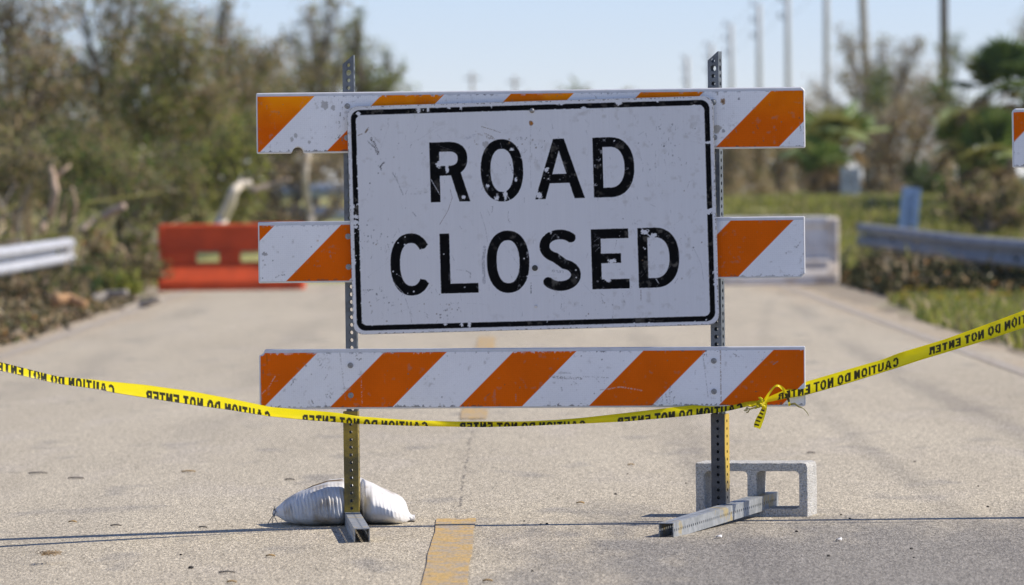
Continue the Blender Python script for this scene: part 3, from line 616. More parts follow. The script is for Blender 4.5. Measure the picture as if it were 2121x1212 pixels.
# ------------------------------------------------------------------ second barricade, reaching out of the frame on the right
b2l = at(2096, 225, 18.95); B2Y = R(-1.0)
M2, loc2 = make_frame(Vector((0, 18.97, 0)), B2Y)
barr2 = empty('road_barricade', (0, 18.97, 0), B2Y)
tag(barr2, 'second striped barricade with only the end of its top rail showing', 'barricade', 'barricades across the road')
u0, z0 = loc2(2096, 225); Hh = .2
def round_end(L, H): return [(.012, 0), (L, 0), (L, -H), (0, -H), (0, -.014), (.003, -.006)]
for k, (dz, du, oe) in enumerate(((0, 0, 65/PXM), (-.432, .05, .03), (-.864, .055, .16))):
    rail_part(barr2, (u0+du, z0+dz), (u0+du+1.83, z0+dz+.01), (u0+du, z0+dz-.197), dict(orange_end=oe, period=.4305, seed=90+k, step=.004, stains=24), round_end if k == 0 else None)
for k, x in enumerate((.31, 1.52)):
    p = perf_tube('post', .0375, z0+.09-.05, .0254, .0058, M_GALV, barr2); p.location = (u0+x, POFF, .05)
    q = perf_tube('sleeve', .0485, .33, .0254, .0056, M_SLEEVE_G, barr2); q.location = (u0+x, POFF, .05)
    ft = MB(); ft.box(-.0247, .0247, -.75, .75, 0, .0495); fo = ft.build('foot', M_LEG, barr2); fo.location = (u0+x, POFF, .001)
    for dz in (-.06, -.14, -.49, -.57, -.92, -1.0): bolt(u0+x, z0+dz, -.0018, parent=barr2)
# ------------------------------------------------------------------ sandbag over the left foot
def sandbag():
    root = empty('sandbag', (on_ground(690, 1100).x, 19.09, 0)); tag(root, 'bulging white woven sandbag lying over the left foot of the sign barricade', 'sandbag')
    ox, sc = root.location.x, 1/623.0
    ctrl = [(553, 18, 28, .012, .10), (560, 16, 33, .03, .09), (580, 6, 50, .085, .05), (605, 1, 64, .145, .02), (640, 0, 83, .19, 0), (672, 0, 93, .205, 0), (700, 0, 95, .20, .0), (712, 4, 95, .19, .02),
            (718, 10, 94, .10, .11), (742, 10, 90, .10, .11), (748, 4, 89, .19, .03), (765, 0, 85, .23, 0.02), (790, 0, 74, .235, 0.02), (812, 0, 63, .215, 0.01), (826, 0, 53, .18, .02), (834, 2, 41, .13, .03), (838, 4, 22, .06, .04), (846, 3, 16, .05, .04), (852, 3, 17, .06, .04)]
    cx = np.array([c[0] for c in ctrl], float); nx, na = 330, 120; xx = np.linspace(553, 852, nx)
    def ip(k):
        y = np.interp(xx, cx, [c[k] for c in ctrl]); ker = np.ones(7)/7; return np.convolve(np.pad(y, 3, 'edge'), ker, 'valid')
    zb, zt, hy, yo = ip(1)*sc, ip(2)*sc, ip(3), ip(4); V = []
    for i in range(nx):
        px = xx[i]; x = (px-1060.5)/624-ox
        for a in range(na):
            th = 2*pi*a/na; ca, sa = cos(th), sin(th)
            rt = min(max((px-735)/25, 0), 1); e = .75+.25*rt; yv = math.copysign(abs(ca)**e, ca); zv = math.copysign(abs(sa)**(.62 if sa < 0 else .92+.38*rt), sa)
            zc = (zb[i]+zt[i])/2; hz = (zt[i]-zb[i])/2
            y = yo[i]+hy[i]*yv; z = zc+hz*zv
            if sa < 0: z = zb[i]+(z-zb[i])*.9
            front = max(0, -yv); mid = math.exp(-((zv-.15)/.55)**2)
            # gathered folds in the cloth left of the post
            amp = .0042*front*mid*np.interp(px, [560, 590, 640, 715, 730, 760, 800, 830, 845], [.3, .9, 1.0, .9, .2, .1, .15, .8, .8])
            rib = sin((px+6*zv)*2*pi/7.6)+.5*sin((px+14*zv)*2*pi/17+1.1); y -= amp*rib; z += .35*amp*rib
            lump = .003*(sin(px*.045+2*ca)+.4*sin(px*.09+3*sa+1)); z += lump*(z > .03); y += lump
            V.append((x, y, max(z, .001)))
    Fs = [(i*na+a, (i+1)*na+a, (i+1)*na+(a+1) % na, i*na+(a+1) % na) for i in range(nx-1) for a in range(na)]
    m = NT('woven white polypropylene'); p = m.pos(obj=True); wv = m.n('ShaderNodeTexWave', {'Vector': p, 'Scale': 90.0, 'Distortion': .5}, bands_direction='Z').outputs[1]
    wx_ = m.n('ShaderNodeTexWave', {'Vector': p, 'Scale': 90.0, 'Distortion': .5}, bands_direction='X').outputs[1]
    dirt = m.noise(p, 7.0, 6, .65); m.set(col=m.ramp(dirt, (.36, (.40, .34, .26)), (.49, (.68, .67, .65)), (.7, (.74, .74, .735))), rough=.55); m.bump(m.math('ADD', wv, wx_), .12, .002)
    body = link('sack', mesh_np('sack', V, np.array(Fs), smooth=True), m.m, root)
    seam = MB(); P = []
    for k in range(20):                  # stitched brown seam running over the shoulder
        i = int(60+k*5.5); px = xx[i]; P.append(((px-1060.5)/624-ox, yo[i]-hy[i]*.25, zt[i]-.001))
    seam.tube(P, .0022, 5); seam.build('seam', simple('brown stitching', (.30, .22, .14), .9, scale=90), root)
    tie = MB(); x0 = (555-1060.5)/624-ox
    for k, dx in enumerate((-.008, .004, .012)):
        P = [(x0+dx*.4, .09, .045)]+[(x0+dx*1.6*t+.01*sin(t*4+k), .07-.05*t, .046-.045*t+.012*sin(pi*t)) for t in (.25, .5, .75, 1.0)]; tie.tube(P, .0013, 5)
    tie.tube([(x0-.004, .1, .03), (x0+.002, .08, .05), (x0+.003, .11, .055)], .004, 6)
    tie.build('tie_cord', simple('frayed cord', (.30, .29, .26), .9, scale=100), root)
sandbag()
# ------------------------------------------------------------------ cinder block holding the right foot
def cinder():
    c0 = on_ground(1674, 1074); yaw = R(-12.5); root = empty('cinder_block', (c0.x, c0.y, 0), yaw)
    tag(root, 'grey two-hole concrete block on its side round the back end of the right foot', 'block')
    W, H, D = .385, .188, .19; bm = bmesh.new()
    def loop(P):
        vs = [bm.verts.new((x, 0, z)) for x, z in P]; return [bm.edges.new((vs[k], vs[(k+1) % len(vs)])) for k in range(len(vs))]
    def hole(x0, x1, z0, z1, r, n=6):
        P = []
        for cx, cz, a0 in ((x1-r, z1-r, 0), (x0+r, z1-r, 90), (x0+r, z0+r, 180), (x1-r, z0+r, 270)): P += [(cx+r*cos(R(a0+90*k/n)), cz+r*sin(R(a0+90*k/n))) for k in range(n+1)]
        return P
    outp = []
    for k in range(24): outp.append((-W+W*k/24, random.uniform(0, .0008)))
    for k in range(12): outp.append((random.uniform(-.0015, .0), H*k/12))
    for k in range(24): outp.append((-W*k/24, H-random.uniform(0, .0022)))
    for k in range(12): outp.append((-W+random.uniform(-.0, .0012), H*(1-k/12)))
    outp = [p for k, p in enumerate(outp)]; outp[36] = (-.006, H-.004)
    ed = loop(outp)+loop(hole(-.030-.146, -.030, .033, H-.029, .015))+loop(hole(-W+.030, -W+.030+.148, .033, H-.029, .015))
    r = bmesh.ops.triangle_fill(bm, use_beauty=True, use_dissolve=False, edges=ed); fs = [g for g in r['geom'] if isinstance(g, bmesh.types.BMFace)]
    e = bmesh.ops.extrude_face_region(bm, geom=fs); bmesh.ops.translate(bm, verts=[v for v in e['geom'] if isinstance(v, bmesh.types.BMVert)], vec=(0, D, 0))
    bmesh.ops.recalc_face_normals(bm, faces=bm.faces); me = bpy.data.meshes.new('block'); bm.to_mesh(me); bm.free()
    m = NT('cast concrete'); p = m.pos(obj=True); f = m.noise(p, 150, 4, .8); g = m.noise(p, 18, 5, .6); v = m.n('ShaderNodeTexVoronoi', {'Vector': p, 'Scale': 190.0}).outputs[0]
    c = m.ramp(g, (.3, (.56, .55, .515)), (.7, (.70, .69, .65))); c = m.mix(1.0, c, m.ramp(f, (.36, .42), (.5, 1.0), (.68, 1.25)), 'MULTIPLY'); m.set(col=c, rough=.95, spec=.15)
    m.bump(m.math('ADD', f, m.math('MULTIPLY', v, .8)), .9, .006)
    o = link('masonry', me, m.m, root); bevel(o, .0025, 2)
cinder()
# ------------------------------------------------------------------ caution tape
M_TAPE = painted('polythene tape', .35)
def tape_mat():
    m = NT('thin yellow polythene'); c = m.attr(); m.set(col=c, rough=.3, spec=.5)
    t = m.n('ShaderNodeBsdfTranslucent', {0: c}); x = m.n('ShaderNodeMixShader', {0: .42, 1: m.b.outputs[0], 2: t.outputs[0]}); m.t.links.new(x.outputs[0], m.out.inputs[0])
    m.bump(m.noise(m.pos((1, 1, 3)), 22, 3, .6), .15, .01); return m.m
M_TAPE = tape_mat(); YELLOW = np.array((.95, .83, .002)); TINK = np.array((.035, .034, .010))
TEXT = 'CAUTION DO NOT ENTER'; TT = .235
def text_cover(s, v, flip=True):
    """ink on the tape: s along in metres (0 at a letter C, growing to the left of the reader), v 0..1 down the tape"""
    adv = {}; x = 0.0; lay = []
    for chh in TEXT:
        if chh == ' ': x += .33; continue
        W = letter(chh, TT)[3]; lay.append((chh, x, W)); x += W+.115
    tot = x-.115; length = .418; k = tot/length; inkk = np.zeros(s.shape, np.float32)
    y = (.78-v)/.56
    for chh, x0, W in lay:
        X_ = s*k-x0; m = (X_ > -.02) & (X_ < W+.02) & (y > -.02) & (y < 1.02)
        if m.any(): inkk[m] = glyph_aa(chh, TT, X_[m], y[m], .004)
    return inkk
def tape_span(stations, root, cpos, Y, name, period=.524, step=.0022, nv=15):
    """stations: px, top py, bottom py, v at top, v at bottom, lean (metres the top edge stands behind the bottom edge)"""
    st = np.array(stations, float); xs_ = np.arange(st[0, 0], st[-1, 0], step*PXM); ip = lambda k: np.convolve(np.pad(np.interp(xs_, st[:, 0], st[:, k]), 10, 'edge'), np.ones(21)/21, 'valid')
    tp, bp, v0, v1, ln = [ip(k) for k in range(1, 6)]; n = len(xs_)
    mid = (tp+bp)/2; ds = np.hypot(np.gradient(xs_), np.gradient(mid))/PXM; arc = np.concatenate([[0], np.cumsum(ds)[:-1]])
    V = np.zeros((n, nv+4, 3)); vv = np.zeros((n, nv+4)); 
    for i in range(n):
        Yi = Y(xs_[i]) if callable(Y) else Y; A = at(xs_[i], tp[i], Yi+ln[i]); B = at(xs_[i], bp[i], Yi)
        wr = .0025*sin(arc[i]*31)+.002*sin(arc[i]*77+1)
        for j in range(nv):
            k = j/(nv-1); p = A.lerp(B, k); p.y += -.004*sin(pi*k)+wr*(k-.5); V[i, j+2] = p; vv[i, j+2] = v0[i]+(v1[i]-v0[i])*k
        for q, (o_, base, sg) in enumerate(((1, 2, -1), (0, 2, -2))):      # short turned-back folds along both edges
            V[i, o_] = V[i, 2]+np.array((0, .006*abs(sg), -.004*abs(sg))); vv[i, o_] = v0[i]-.12*abs(sg)
        for o_, sg in ((nv+2, 1), (nv+3, 2)):
            V[i, o_] = V[i, nv+1]+np.array((0, .006*sg, .0035*sg)); vv[i, o_] = v1[i]+.12*sg
    s0 = np.interp(cpos, xs_, arc); ss = np.repeat(((s0-arc) % period)[:, None], nv+4, 1)
    ink = text_cover(ss, vv); col = YELLOW*(1-ink[..., None])+TINK*ink[..., None]
    me = mesh_np(name, V.reshape(-1, 3), grid_faces(nv+4, n), col.reshape(-1, 3), True); return link(name, me, M_TAPE, root)
kn = at(1583, 831, 18.72); tape = empty('caution_tape', kn); tag(tape, 'yellow caution tape with mirrored black lettering knotted at the bottom rail', 'tape')
INV = Matrix.Translation(kn).inverted()
L_ST = [(-420, 630, 652, .30, .70, .016), (-60, 738, 756, .30, .70, .016), (0, 750, 768, .30, .70, .035), (119, 780, 795, .30, .66, .035), (200, 787, 806, .16, .60, .045), (237, 791, 814, .04, .58, .050), (300, 797, 824, .0, .56, .065),
        (400, 811, 839, .0, .55, .065), (480, 826, 850, .0, .50, .062), (560, 843, 863, .0, .42, .055), (620, 848, 869, .02, .44, .035), (700, 855, 875, .05, .50, .003), (740, 862, 878, .08, .48, .002), (840, 870, 882, .14, .47, .002), (940, 873, 884, .16, .48, .004),
        (1000, 873, 885, .18, .50, .022), (1080, 873, 883, .16, .46, .025), (1150, 870, 880, .10, .42, .012), (1200, 866, 878, .04, .40, .006), (1300, 855, 873, .0, .48, .003), (1400, 843, 864, .0, .55, .008), (1500, 832, 853, .0, .58, .035),
        (1545, 829, 843, .1, .52, .014), (1572, 827.5, 835, .3, .6, .01), (1590, 829, 834, .3, .6, .006)]
o1 = tape_span(L_ST, tape, 237, lambda px: 18.80-.62*min(max((1000-px)/1000, 0), 1.5)**1.3, 'tape_span')
R_ST = [(1576, 830, 836, .3, .6, .004), (1592, 822, 833, .2, .7, .006), (1615, 812, 828, .1, .80, .012), (1668, 791, 819, .0, .82, .045), (1750, 767, 796, .0, .84, .05), (1830, 744, 771, .0, .86, .045), (1862, 731, 761, .0, .88, .014), (1900, 720, 748, .05, .92, .004), (1950, 705, 733, .0, .95, .002), (2030, 677, 709, .0, .98, .002), (2121, 643, 679, .0, 1.0, .002), (2500, 505, 545, 0, 1, .002)]
o2 = tape_span(R_ST, tape, 1861, 18.78, 'tape_span')
for o in (o1, o2): o.data.transform(INV)
def ribbon(name, P, wd, root, twist=None, bars=None, sub=8):
    P = [Vector(p) for p in P]; Q = []
    for k in range(len(P)-1):            # Catmull-Rom
        p0, p1, p2, p3 = P[max(k-1, 0)], P[k], P[k+1], P[min(k+2, len(P)-1)]
        for q in range(sub):
            t = q/sub; Q.append(.5*((2*p1)+(p2-p0)*t+(2*p0-5*p1+4*p2-p3)*t*t+(3*p1-p0-3*p2+p3)*t**3))
    Q.append(P[-1]); n = len(Q); m = 9; V = []; K = []; arc = 0
    for k, p in enumerate(Q):
        tg = (Q[min(k+1, n-1)]-Q[max(k-1, 0)]).normalized(); f = k/(n-1); a = twist(f) if twist else 0
        side = tg.cross(Vector((0, -1, 0))).normalized(); nrm = side.cross(tg); d = side*cos(a)+nrm*sin(a); ww = wd(f) if callable(wd) else wd
        if k: arc += (p-Q[k-1]).length
        for j in range(m):
            c = (j/(m-1)-.5); V.append(tuple(p+d*ww*c+nrm*.15*ww*(c*c*4-1))); dark = bars and bars(arc, c)
            K.append(TINK if dark else YELLOW)
    return link(name, mesh_np(name, V, grid_faces(m, n), np.array(K), True), M_TAPE, root)
Yk = 18.765
lp = [at(x, y, Y_) - kn for x, y, Y_ in ((1583, 832, Yk), (1594, 814, Yk-.015), (1608, 799, Yk-.02), (1622, 806, Yk-.01), (1633, 828, Yk), (1635, 841, Yk-.002))]
ribbon('tape_loop', lp, .0105, tape, lambda f: 1.0*sin(f*5), lambda s, c: .115 < s < .15)
tl = [at(x, y, Y_) - kn for x, y, Y_ in ((1585, 833, Yk-.01), (1583, 846, Yk-.02), (1577, 862, Yk-.024), (1571, 876, Yk-.02), (1568, 887, Yk-.016))]
ribbon('tape_tail', tl, lambda f: .012+.014*min(1, f*1.8)*(1-max(0, f-.85)*2.2), tape, lambda f: .3*sin(f*4), lambda s, c: (.018 < s) and (s % .0135 < .006) and -.2 < c < .42, sub=14)
mb = MB()
kb = random.Random(2)
for k in range(9):
    a = at(1571+kb.uniform(-7, 8), 832+kb.uniform(-4, 9), Yk-.02+kb.uniform(-.012, .004))-kn; P = [a]
    for q in range(4): P.append(P[-1]+Vector((kb.uniform(-.014, .014), kb.uniform(-.006, .006), kb.uniform(-.008, .008))))
    mb.tube(P, [.003, .0055, .005, .004, .002], 5, tuple(YELLOW*kb.uniform(.8, 1)))
for k in range(14):
    a = at(1548+kb.uniform(-4, 4), 849+kb.uniform(-5, 6), Yk-.02)-kn; mb.tube([a, a+Vector((kb.uniform(-.006, .006), kb.uniform(-.004, .004), kb.uniform(-.006, .006)))], .0022, 4, (.78, .74, .42))
mb.tube([at(1572, 842, Yk-.01)-kn, at(1562, 845, Yk-.015)-kn, at(1552, 848, Yk-.02)-kn], .0025, 5, (.7, .62, .1))
mb.build('knot', M_TAPE, tape, True, True)
mb = MB(); mb.tube([at(x, y, Yk)-kn for x, y in ((1634, 838), (1646, 836), (1654, 842), (1664, 846), (1672, 855), (1675, 861))], [.003, .0035, .003, .0018, .0012, .0008], 5, (.35, .32, .12)); mb.build('torn_strand', M_TAPE, tape, True, True)

# ------------------------------------------------------------------ loose bits on the road
GP = 'small dark stones scattered on the road'
dk = simple('dark stone', (.045, .04, .035), .9, scale=90)
def lump(name, x, y, r, mat, flat=.6, seed=0, parent=None):
    rr = random.Random(seed); bm = bmesh.new(); bmesh.ops.create_icosphere(bm, subdivisions=2, radius=r)
    for v in bm.verts: v.co *= rr.uniform(.75, 1.25); v.co.z = max(v.co.z*flat, -r*flat*.5)
    me = bpy.data.meshes.new(name); bm.to_mesh(me); bm.free(); o = link(name, me, mat, parent); o.location = (x, y, float(gz(x, y))+.006+r*flat*.5); return o
for k, (px, py) in enumerate(((395, 1174), (1742, 1071), (1893, 1160), (1888, 1142), (1716, 1157), (1760, 1079), (2026, 1011), (1895, 960), (1650, 1106), (1086, 1084), (1120, 1090), (1133, 1090), (1275, 1028), (1103, 1188), (1421, 1005), (375, 1145), (890, 1200), (640, 1012), (1300, 985), (2046, 1054))):
    p = on_ground(px, py); tag(lump('pebble', p.x, p.y, [.0055, .004, .0035, .005][k % 4] if k else .008, dk, .7, k), 'small dark stone lying loose on the road surface', 'stone', GP)
def flake(name, px, py, L, wd, mat, label, cat, group=None, seed=0, h=.004):
    rr = random.Random(seed); p = on_ground(px, py); n = 7; V = []
    for i in range(n):
        f = i/(n-1); ww = wd*sin(pi*min(max(f, .06), .94))**.7; z = h*sin(pi*f)*.8+.002
        V += [(L*(f-.5), -ww/2, z+.003), (L*(f-.5), 0, z), (L*(f-.5), ww/2, z+.004)]
    o = link(name, mesh_np(name, V, grid_faces(3, n), smooth=True), mat); m = o.modifiers.new('t', 'SOLIDIFY'); m.thickness = .0012
    o.location = (p.x, p.y, float(gz(p.x, p.y))+.006); o.rotation_euler = (0, 0, rr.uniform(-.5, .5)); tag(o, label, cat, group); return o
dry = simple('dry leaf', (.42, .28, .12), .8, scale=60); drk = simple('dark leaf', (.17, .155, .135), .8, scale=60); wht = simple('white scrap', (.8, .8, .8), .6, var=.1)
for k, (px, py) in enumerate(((390, 971), (1202, 1048), (1307, 968), (560, 1155), (150, 1071), (1010, 1211), (480, 1208))):
    flake('dry_leaf', px, py, (.06 if k == 0 else .03), (.035 if k == 0 else .018), dry, 'dry tan leaf lying curled on the road surface', 'leaf', 'dry leaves on the road', k)
for k, (px, py) in enumerate(((78, 965), (157, 978), (1680, 943), (240, 1081), (420, 1090), (600, 994), (470, 1187))):
    flake('dark_leaf', px, py, (.08, .07, .04, .04, .03, .04, .05)[k], (.030, .028, .016, .014, .012, .016, .02)[k], drk, 'flat dark leaf stuck to the road surface', 'leaf', 'dark leaves on the road', k, .003)
flake('paper_scrap', 1489, 1119, .018, .05, wht, 'crumpled white paper scrap left of the shadow below the right foot', 'litter', seed=3)
flake('paper_scrap', 1738, 1125, .016, .06, wht, 'tiny white paper scrap on the road right of and below the concrete block', 'litter', seed=4)
def straw():
    p = on_ground(100, 1156); mb = MB(); rr = random.Random(8)
    for k in range(60):
        a = Vector((rr.uniform(-.022, .022), rr.uniform(-.05, .05), rr.uniform(.004, .010))); th = rr.uniform(0, pi); l = rr.uniform(.012, .035)
        mb.tube([a, a+Vector((cos(th)*l*.5, sin(th)*l, rr.uniform(0, .010))), a+Vector((cos(th)*l, sin(th)*l*2, rr.uniform(-.002, .006)))], .0009, 4)
    o = mb.build('straw_clump', simple('straw', (.34, .24, .13), .9, scale=60)); o.location = (p.x, p.y, .004); tag(o, 'little clump of dry straw on the road in the lower left', 'straw')
straw()
# ------------------------------------------------------------------ guardrails
def guardrail(path, label, side, mat, posts):
    """path: centre points of the beam; side +1 when the ridges face +x"""
    root = empty('guardrail', (path[0][0], path[0][1], float(gz(path[0][0], path[0][1])))); tag(root, label, 'guardrail')
    prof = [(0, -.155), (.02, -.15), (.08, -.115), (.08, -.055), (-.035, -.024), (-.035, .024), (.08, .055), (.08, .115), (.02, .15), (0, .155)]
    V = [Vector((x+side*d, y, z+h))-root.location for x, y, z in path for d, h in prof]; k = len(prof)
    o = link('beam', mesh_np('beam', V, grid_faces(k, len(path))), mat, root); m = o.modifiers.new('t', 'SOLIDIFY'); m.thickness = .006
    x, y, z = path[-1]; mb = MB()        # rounded end terminal
    Q = [Vector((x+side*.04+side*.05*sin(a)-side*.05, y+.12*sin(a*.5)+.02, z)) for a in (0, .8, 1.6, 2.4, 3.1)]
    V = [q+Vector((0, 0, h))-root.location for q in Q for h in (-.155, .155)]; V = [tuple(v) for v in V]
    mb.add(V, [(2*i, 2*i+1, 2*i+3, 2*i+2) for i in range(len(Q)-1)]); e = mb.build('end_terminal', mat, root); m = e.modifiers.new('t', 'SOLIDIFY'); m.thickness = .01
    for (x, y, z) in posts:
        mb = MB(); g = float(gz(x, y))-.1; mb.box(x-side*.02-.07, x-side*.02+.07, y-.08, y+.08, g, z+.12, Matrix.Translation(-root.location) @ Matrix.Translation((-side*.09, 0, 0)))
        bevel(mb.build('post', simple('weathered timber', (.20, .17, .13), .9, scale=20), root), .008)
M_WB = simple('guardrail zinc', (.56, .575, .60), .6, .1, var=.25, scale=3); M_WB_SHADE = simple('shaded guardrail zinc', (.36, .36, .355), .75, 0, var=.3, scale=3)  # second zinc is a darker copy, the right rail's shade in its colour
ip3 = lambda P, n: [tuple(np.interp(t, np.linspace(0, 1, len(P)), [p[k] for p in P]) for k in range(3)) for t in np.linspace(0, 1, n)]
pL = ip3([(-5.62, 40, .44), (-5.52, 55, .455), (-5.47, 61, .465), (-5.42, 69.6, .50)], 20)
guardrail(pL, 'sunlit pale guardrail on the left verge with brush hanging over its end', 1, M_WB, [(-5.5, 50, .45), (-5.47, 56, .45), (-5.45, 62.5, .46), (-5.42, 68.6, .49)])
pR = ip3([(5.75, 42, .40), (5.62, 52, .42), (5.44, 60, .435), (5.22, 65, .45), (4.92, 70, .505), (4.62, 75, .555)], 24)
guardrail(pR, 'shaded grey guardrail curving along the right verge above the dead brush', -1, M_WB_SHADE, [(5.6, 54, .42), (5.44, 60, .43), (5.1, 67, .46), (4.66, 74.2, .54)])

# ------------------------------------------------------------------ water-filled barriers
def sweep(name, prof, x0, x1, mat, parent, r=.05, n=40):
    """closed y-z profile swept along x with rounded ends"""
    V = []; k = len(prof); cy = 0
    xs_ = [x0, x0+r*.3, x0+r]+[x0+(x1-x0)*t for t in np.linspace(.06, .94, 10)]+[x1-r, x1-r*.3, x1]; sc = [.86, .96, 1]+[1]*10+[1, .96, .86]
    for x, s_ in zip(xs_, sc): V += [(x, y*s_, (z-.4)*(1-(1-s_)*.25)+.4) for y, z in prof]
    Fs = [(i*k+a, i*k+(a+1) % k, (i+1)*k+(a+1) % k, (i+1)*k+a) for i in range(len(xs_)-1) for a in range(k)]
    me = bpy.data.meshes.new(name); me.from_pydata(V, [], Fs+[tuple(range(k))[::-1], tuple((len(xs_)-1)*k+a for a in range(k))]); me.update()
    bm = bmesh.new(); bm.from_mesh(me); bmesh.ops.recalc_face_normals(bm, faces=bm.faces); bm.to_mesh(me); bm.free()
    return link(name, me, mat, parent)
def barrier(loc_, yaw, mat, label, name, windows=True):
    root = empty(name, loc_, yaw); tag(root, label, 'barrier')
    def prof(y_up, y_toe): return [(-y_toe, .0), (-y_toe, .10), (-y_toe*.93, .15), (-y_up-.05, .27), (-y_up, .31), (-y_up+.015, .79), (-y_up+.05, .81), (y_up-.05, .81), (y_up-.015, .79), (y_up, .31), (y_up+.05, .27), (y_toe*.93, .15), (y_toe, .10), (y_toe, .0)]
    lo = [(-.23, 0), (-.23, .09), (-.215, .13), (-.12, .27), (-.10, .32), (.10, .32), (.12, .27), (.215, .13), (.23, .09), (.23, 0)]
    hi = [(-.09, .50), (-.082, .66), (-.088, .70), (-.092, .79), (-.07, .815), (.07, .815), (.092, .79), (.088, .70), (.082, .66), (.09, .50)]
    L = 1.78 if windows else 2.1
    sweep('base', lo, 0, L, mat, root); sweep('top_beam', hi, 0, L, mat, root)
    segs = [(0.0, .46), (.74, 1.0), (1.28, L)] if windows else [(0, L)]
    for a, b in segs:
        mb = MB(); mb.box(a+.002 if a else .006, b-.002 if b < L else L-.006, -.088, .088, .315, .505); bevel(mb.build('column' if windows else 'panel', mat, root), .025, 3)
    for x in ((.46, .74), (1.0, 1.28)) if windows else ():     # moulded surrounds of the two openings
        for z0, z1 in ((.318, .345), (.478, .503)):
            mb = MB(); mb.box(x[0]-.01, x[1]+.01, -.08, .08, z0, z1); bevel(mb.build('opening_lip', mat, root), .008)
    if not windows:
        mb = MB(); mb.box(L-.10, L+.004, -.125, .125, .012, .80); bevel(mb.build('end_frame', mat, root), .035, 3)
        mb = MB(); mb.box(.004, L-.11, -.125, -.06, .70, .822); bevel(mb.build('top_lip', mat, root), .02, 2)
        mb = MB(); mb.box(.004, L-.11, -.175, -.07, .16, .30); bevel(mb.build('lower_step', mat, root), .03, 2)
    else:
        for x in (.02, L-.06):
            mb = MB(); mb.box(x, x+.04, -.10, .10, .02, .80); bevel(mb.build('end_frame', mat, root), .012, 2)
M_ORB = simple('faded orange polyethylene', (.68, .080, .014), .8, 0, var=.3, scale=3); M_WHB = simple('grimy white polyethylene', (.82, .79, .74), .7, 0, scale=2.5, col2=(.55, .47, .38), lo=.34, hi=.56)
pb = at(330, 600, 69.5); barrier((pb.x, 69.5, float(gz(pb.x, 69.5))+.004), R(-1.2), M_ORB, 'orange water-filled road barrier with two oblong openings, left of the sign', 'plastic_barrier')
pw = at(1740, 590, 68.6); barrier((pw.x-2.1, 68.9, .008), R(-2), M_WHB, 'dirty white water-filled road barrier behind the right end of the middle rail', 'plastic_barrier', False)

# ------------------------------------------------------------------ leaves, tubes, trees
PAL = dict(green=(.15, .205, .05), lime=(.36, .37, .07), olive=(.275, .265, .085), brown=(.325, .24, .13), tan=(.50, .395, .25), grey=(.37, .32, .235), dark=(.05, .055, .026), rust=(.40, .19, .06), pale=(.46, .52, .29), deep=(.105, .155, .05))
def leaf_mesh(name, Cn, size, pal, rng, mat, parent=None, aspect=.55, droop=0.0, grp=None):
    n = len(Cn); a = rng.normal(size=(n, 3)); a[:, 2] -= droop; a /= np.linalg.norm(a, axis=1)[:, None]
    b = np.cross(a, rng.normal(size=(n, 3))); b /= np.linalg.norm(b, axis=1)[:, None]; c = np.cross(a, b)
    L = (size*rng.uniform(.6, 1.4, n))[:, None]; W = L*aspect*rng.uniform(.7, 1.2, (n, 1))
    V = np.stack([Cn-a*L*.5, Cn+b*W*.5+c*L*.05, Cn+a*L*.5, Cn-b*W*.5+c*L*.05], 1).reshape(-1, 3)
    ks = list(pal); pr = np.array([pal[k] for k in ks], float); pr /= pr.sum(); idx = rng.choice(len(ks), n, p=pr); gain = np.ones((n, 1))
    if grp is not None:                  # every mass of foliage leans to its own mixture
        for g in np.unique(grp):
            m = grp == g; q = pr*np.exp(rng.normal(size=len(ks))*1.1); idx[m] = rng.choice(len(ks), m.sum(), p=q/q.sum()); gain[m] = math.exp(rng.normal()*.22)
    col = gain* np.array([PAL[k] for k in ks])[idx]*rng.uniform(.8, 1.22, (n, 1))*rng.uniform(.94, 1.06, (n, 3))
    return link(name, mesh_np(name, V, np.arange(n*4).reshape(-1, 4), np.repeat(col, 4, 0)), mat, parent)
def bez(a, b, sag, rng, n=6):
    a, b = np.array(a), np.array(b); m = (a+b)/2+rng.normal(size=3)*sag; t = np.linspace(0, 1, n)[:, None]; return a*(1-t)**2+2*m*t*(1-t)+b*t*t
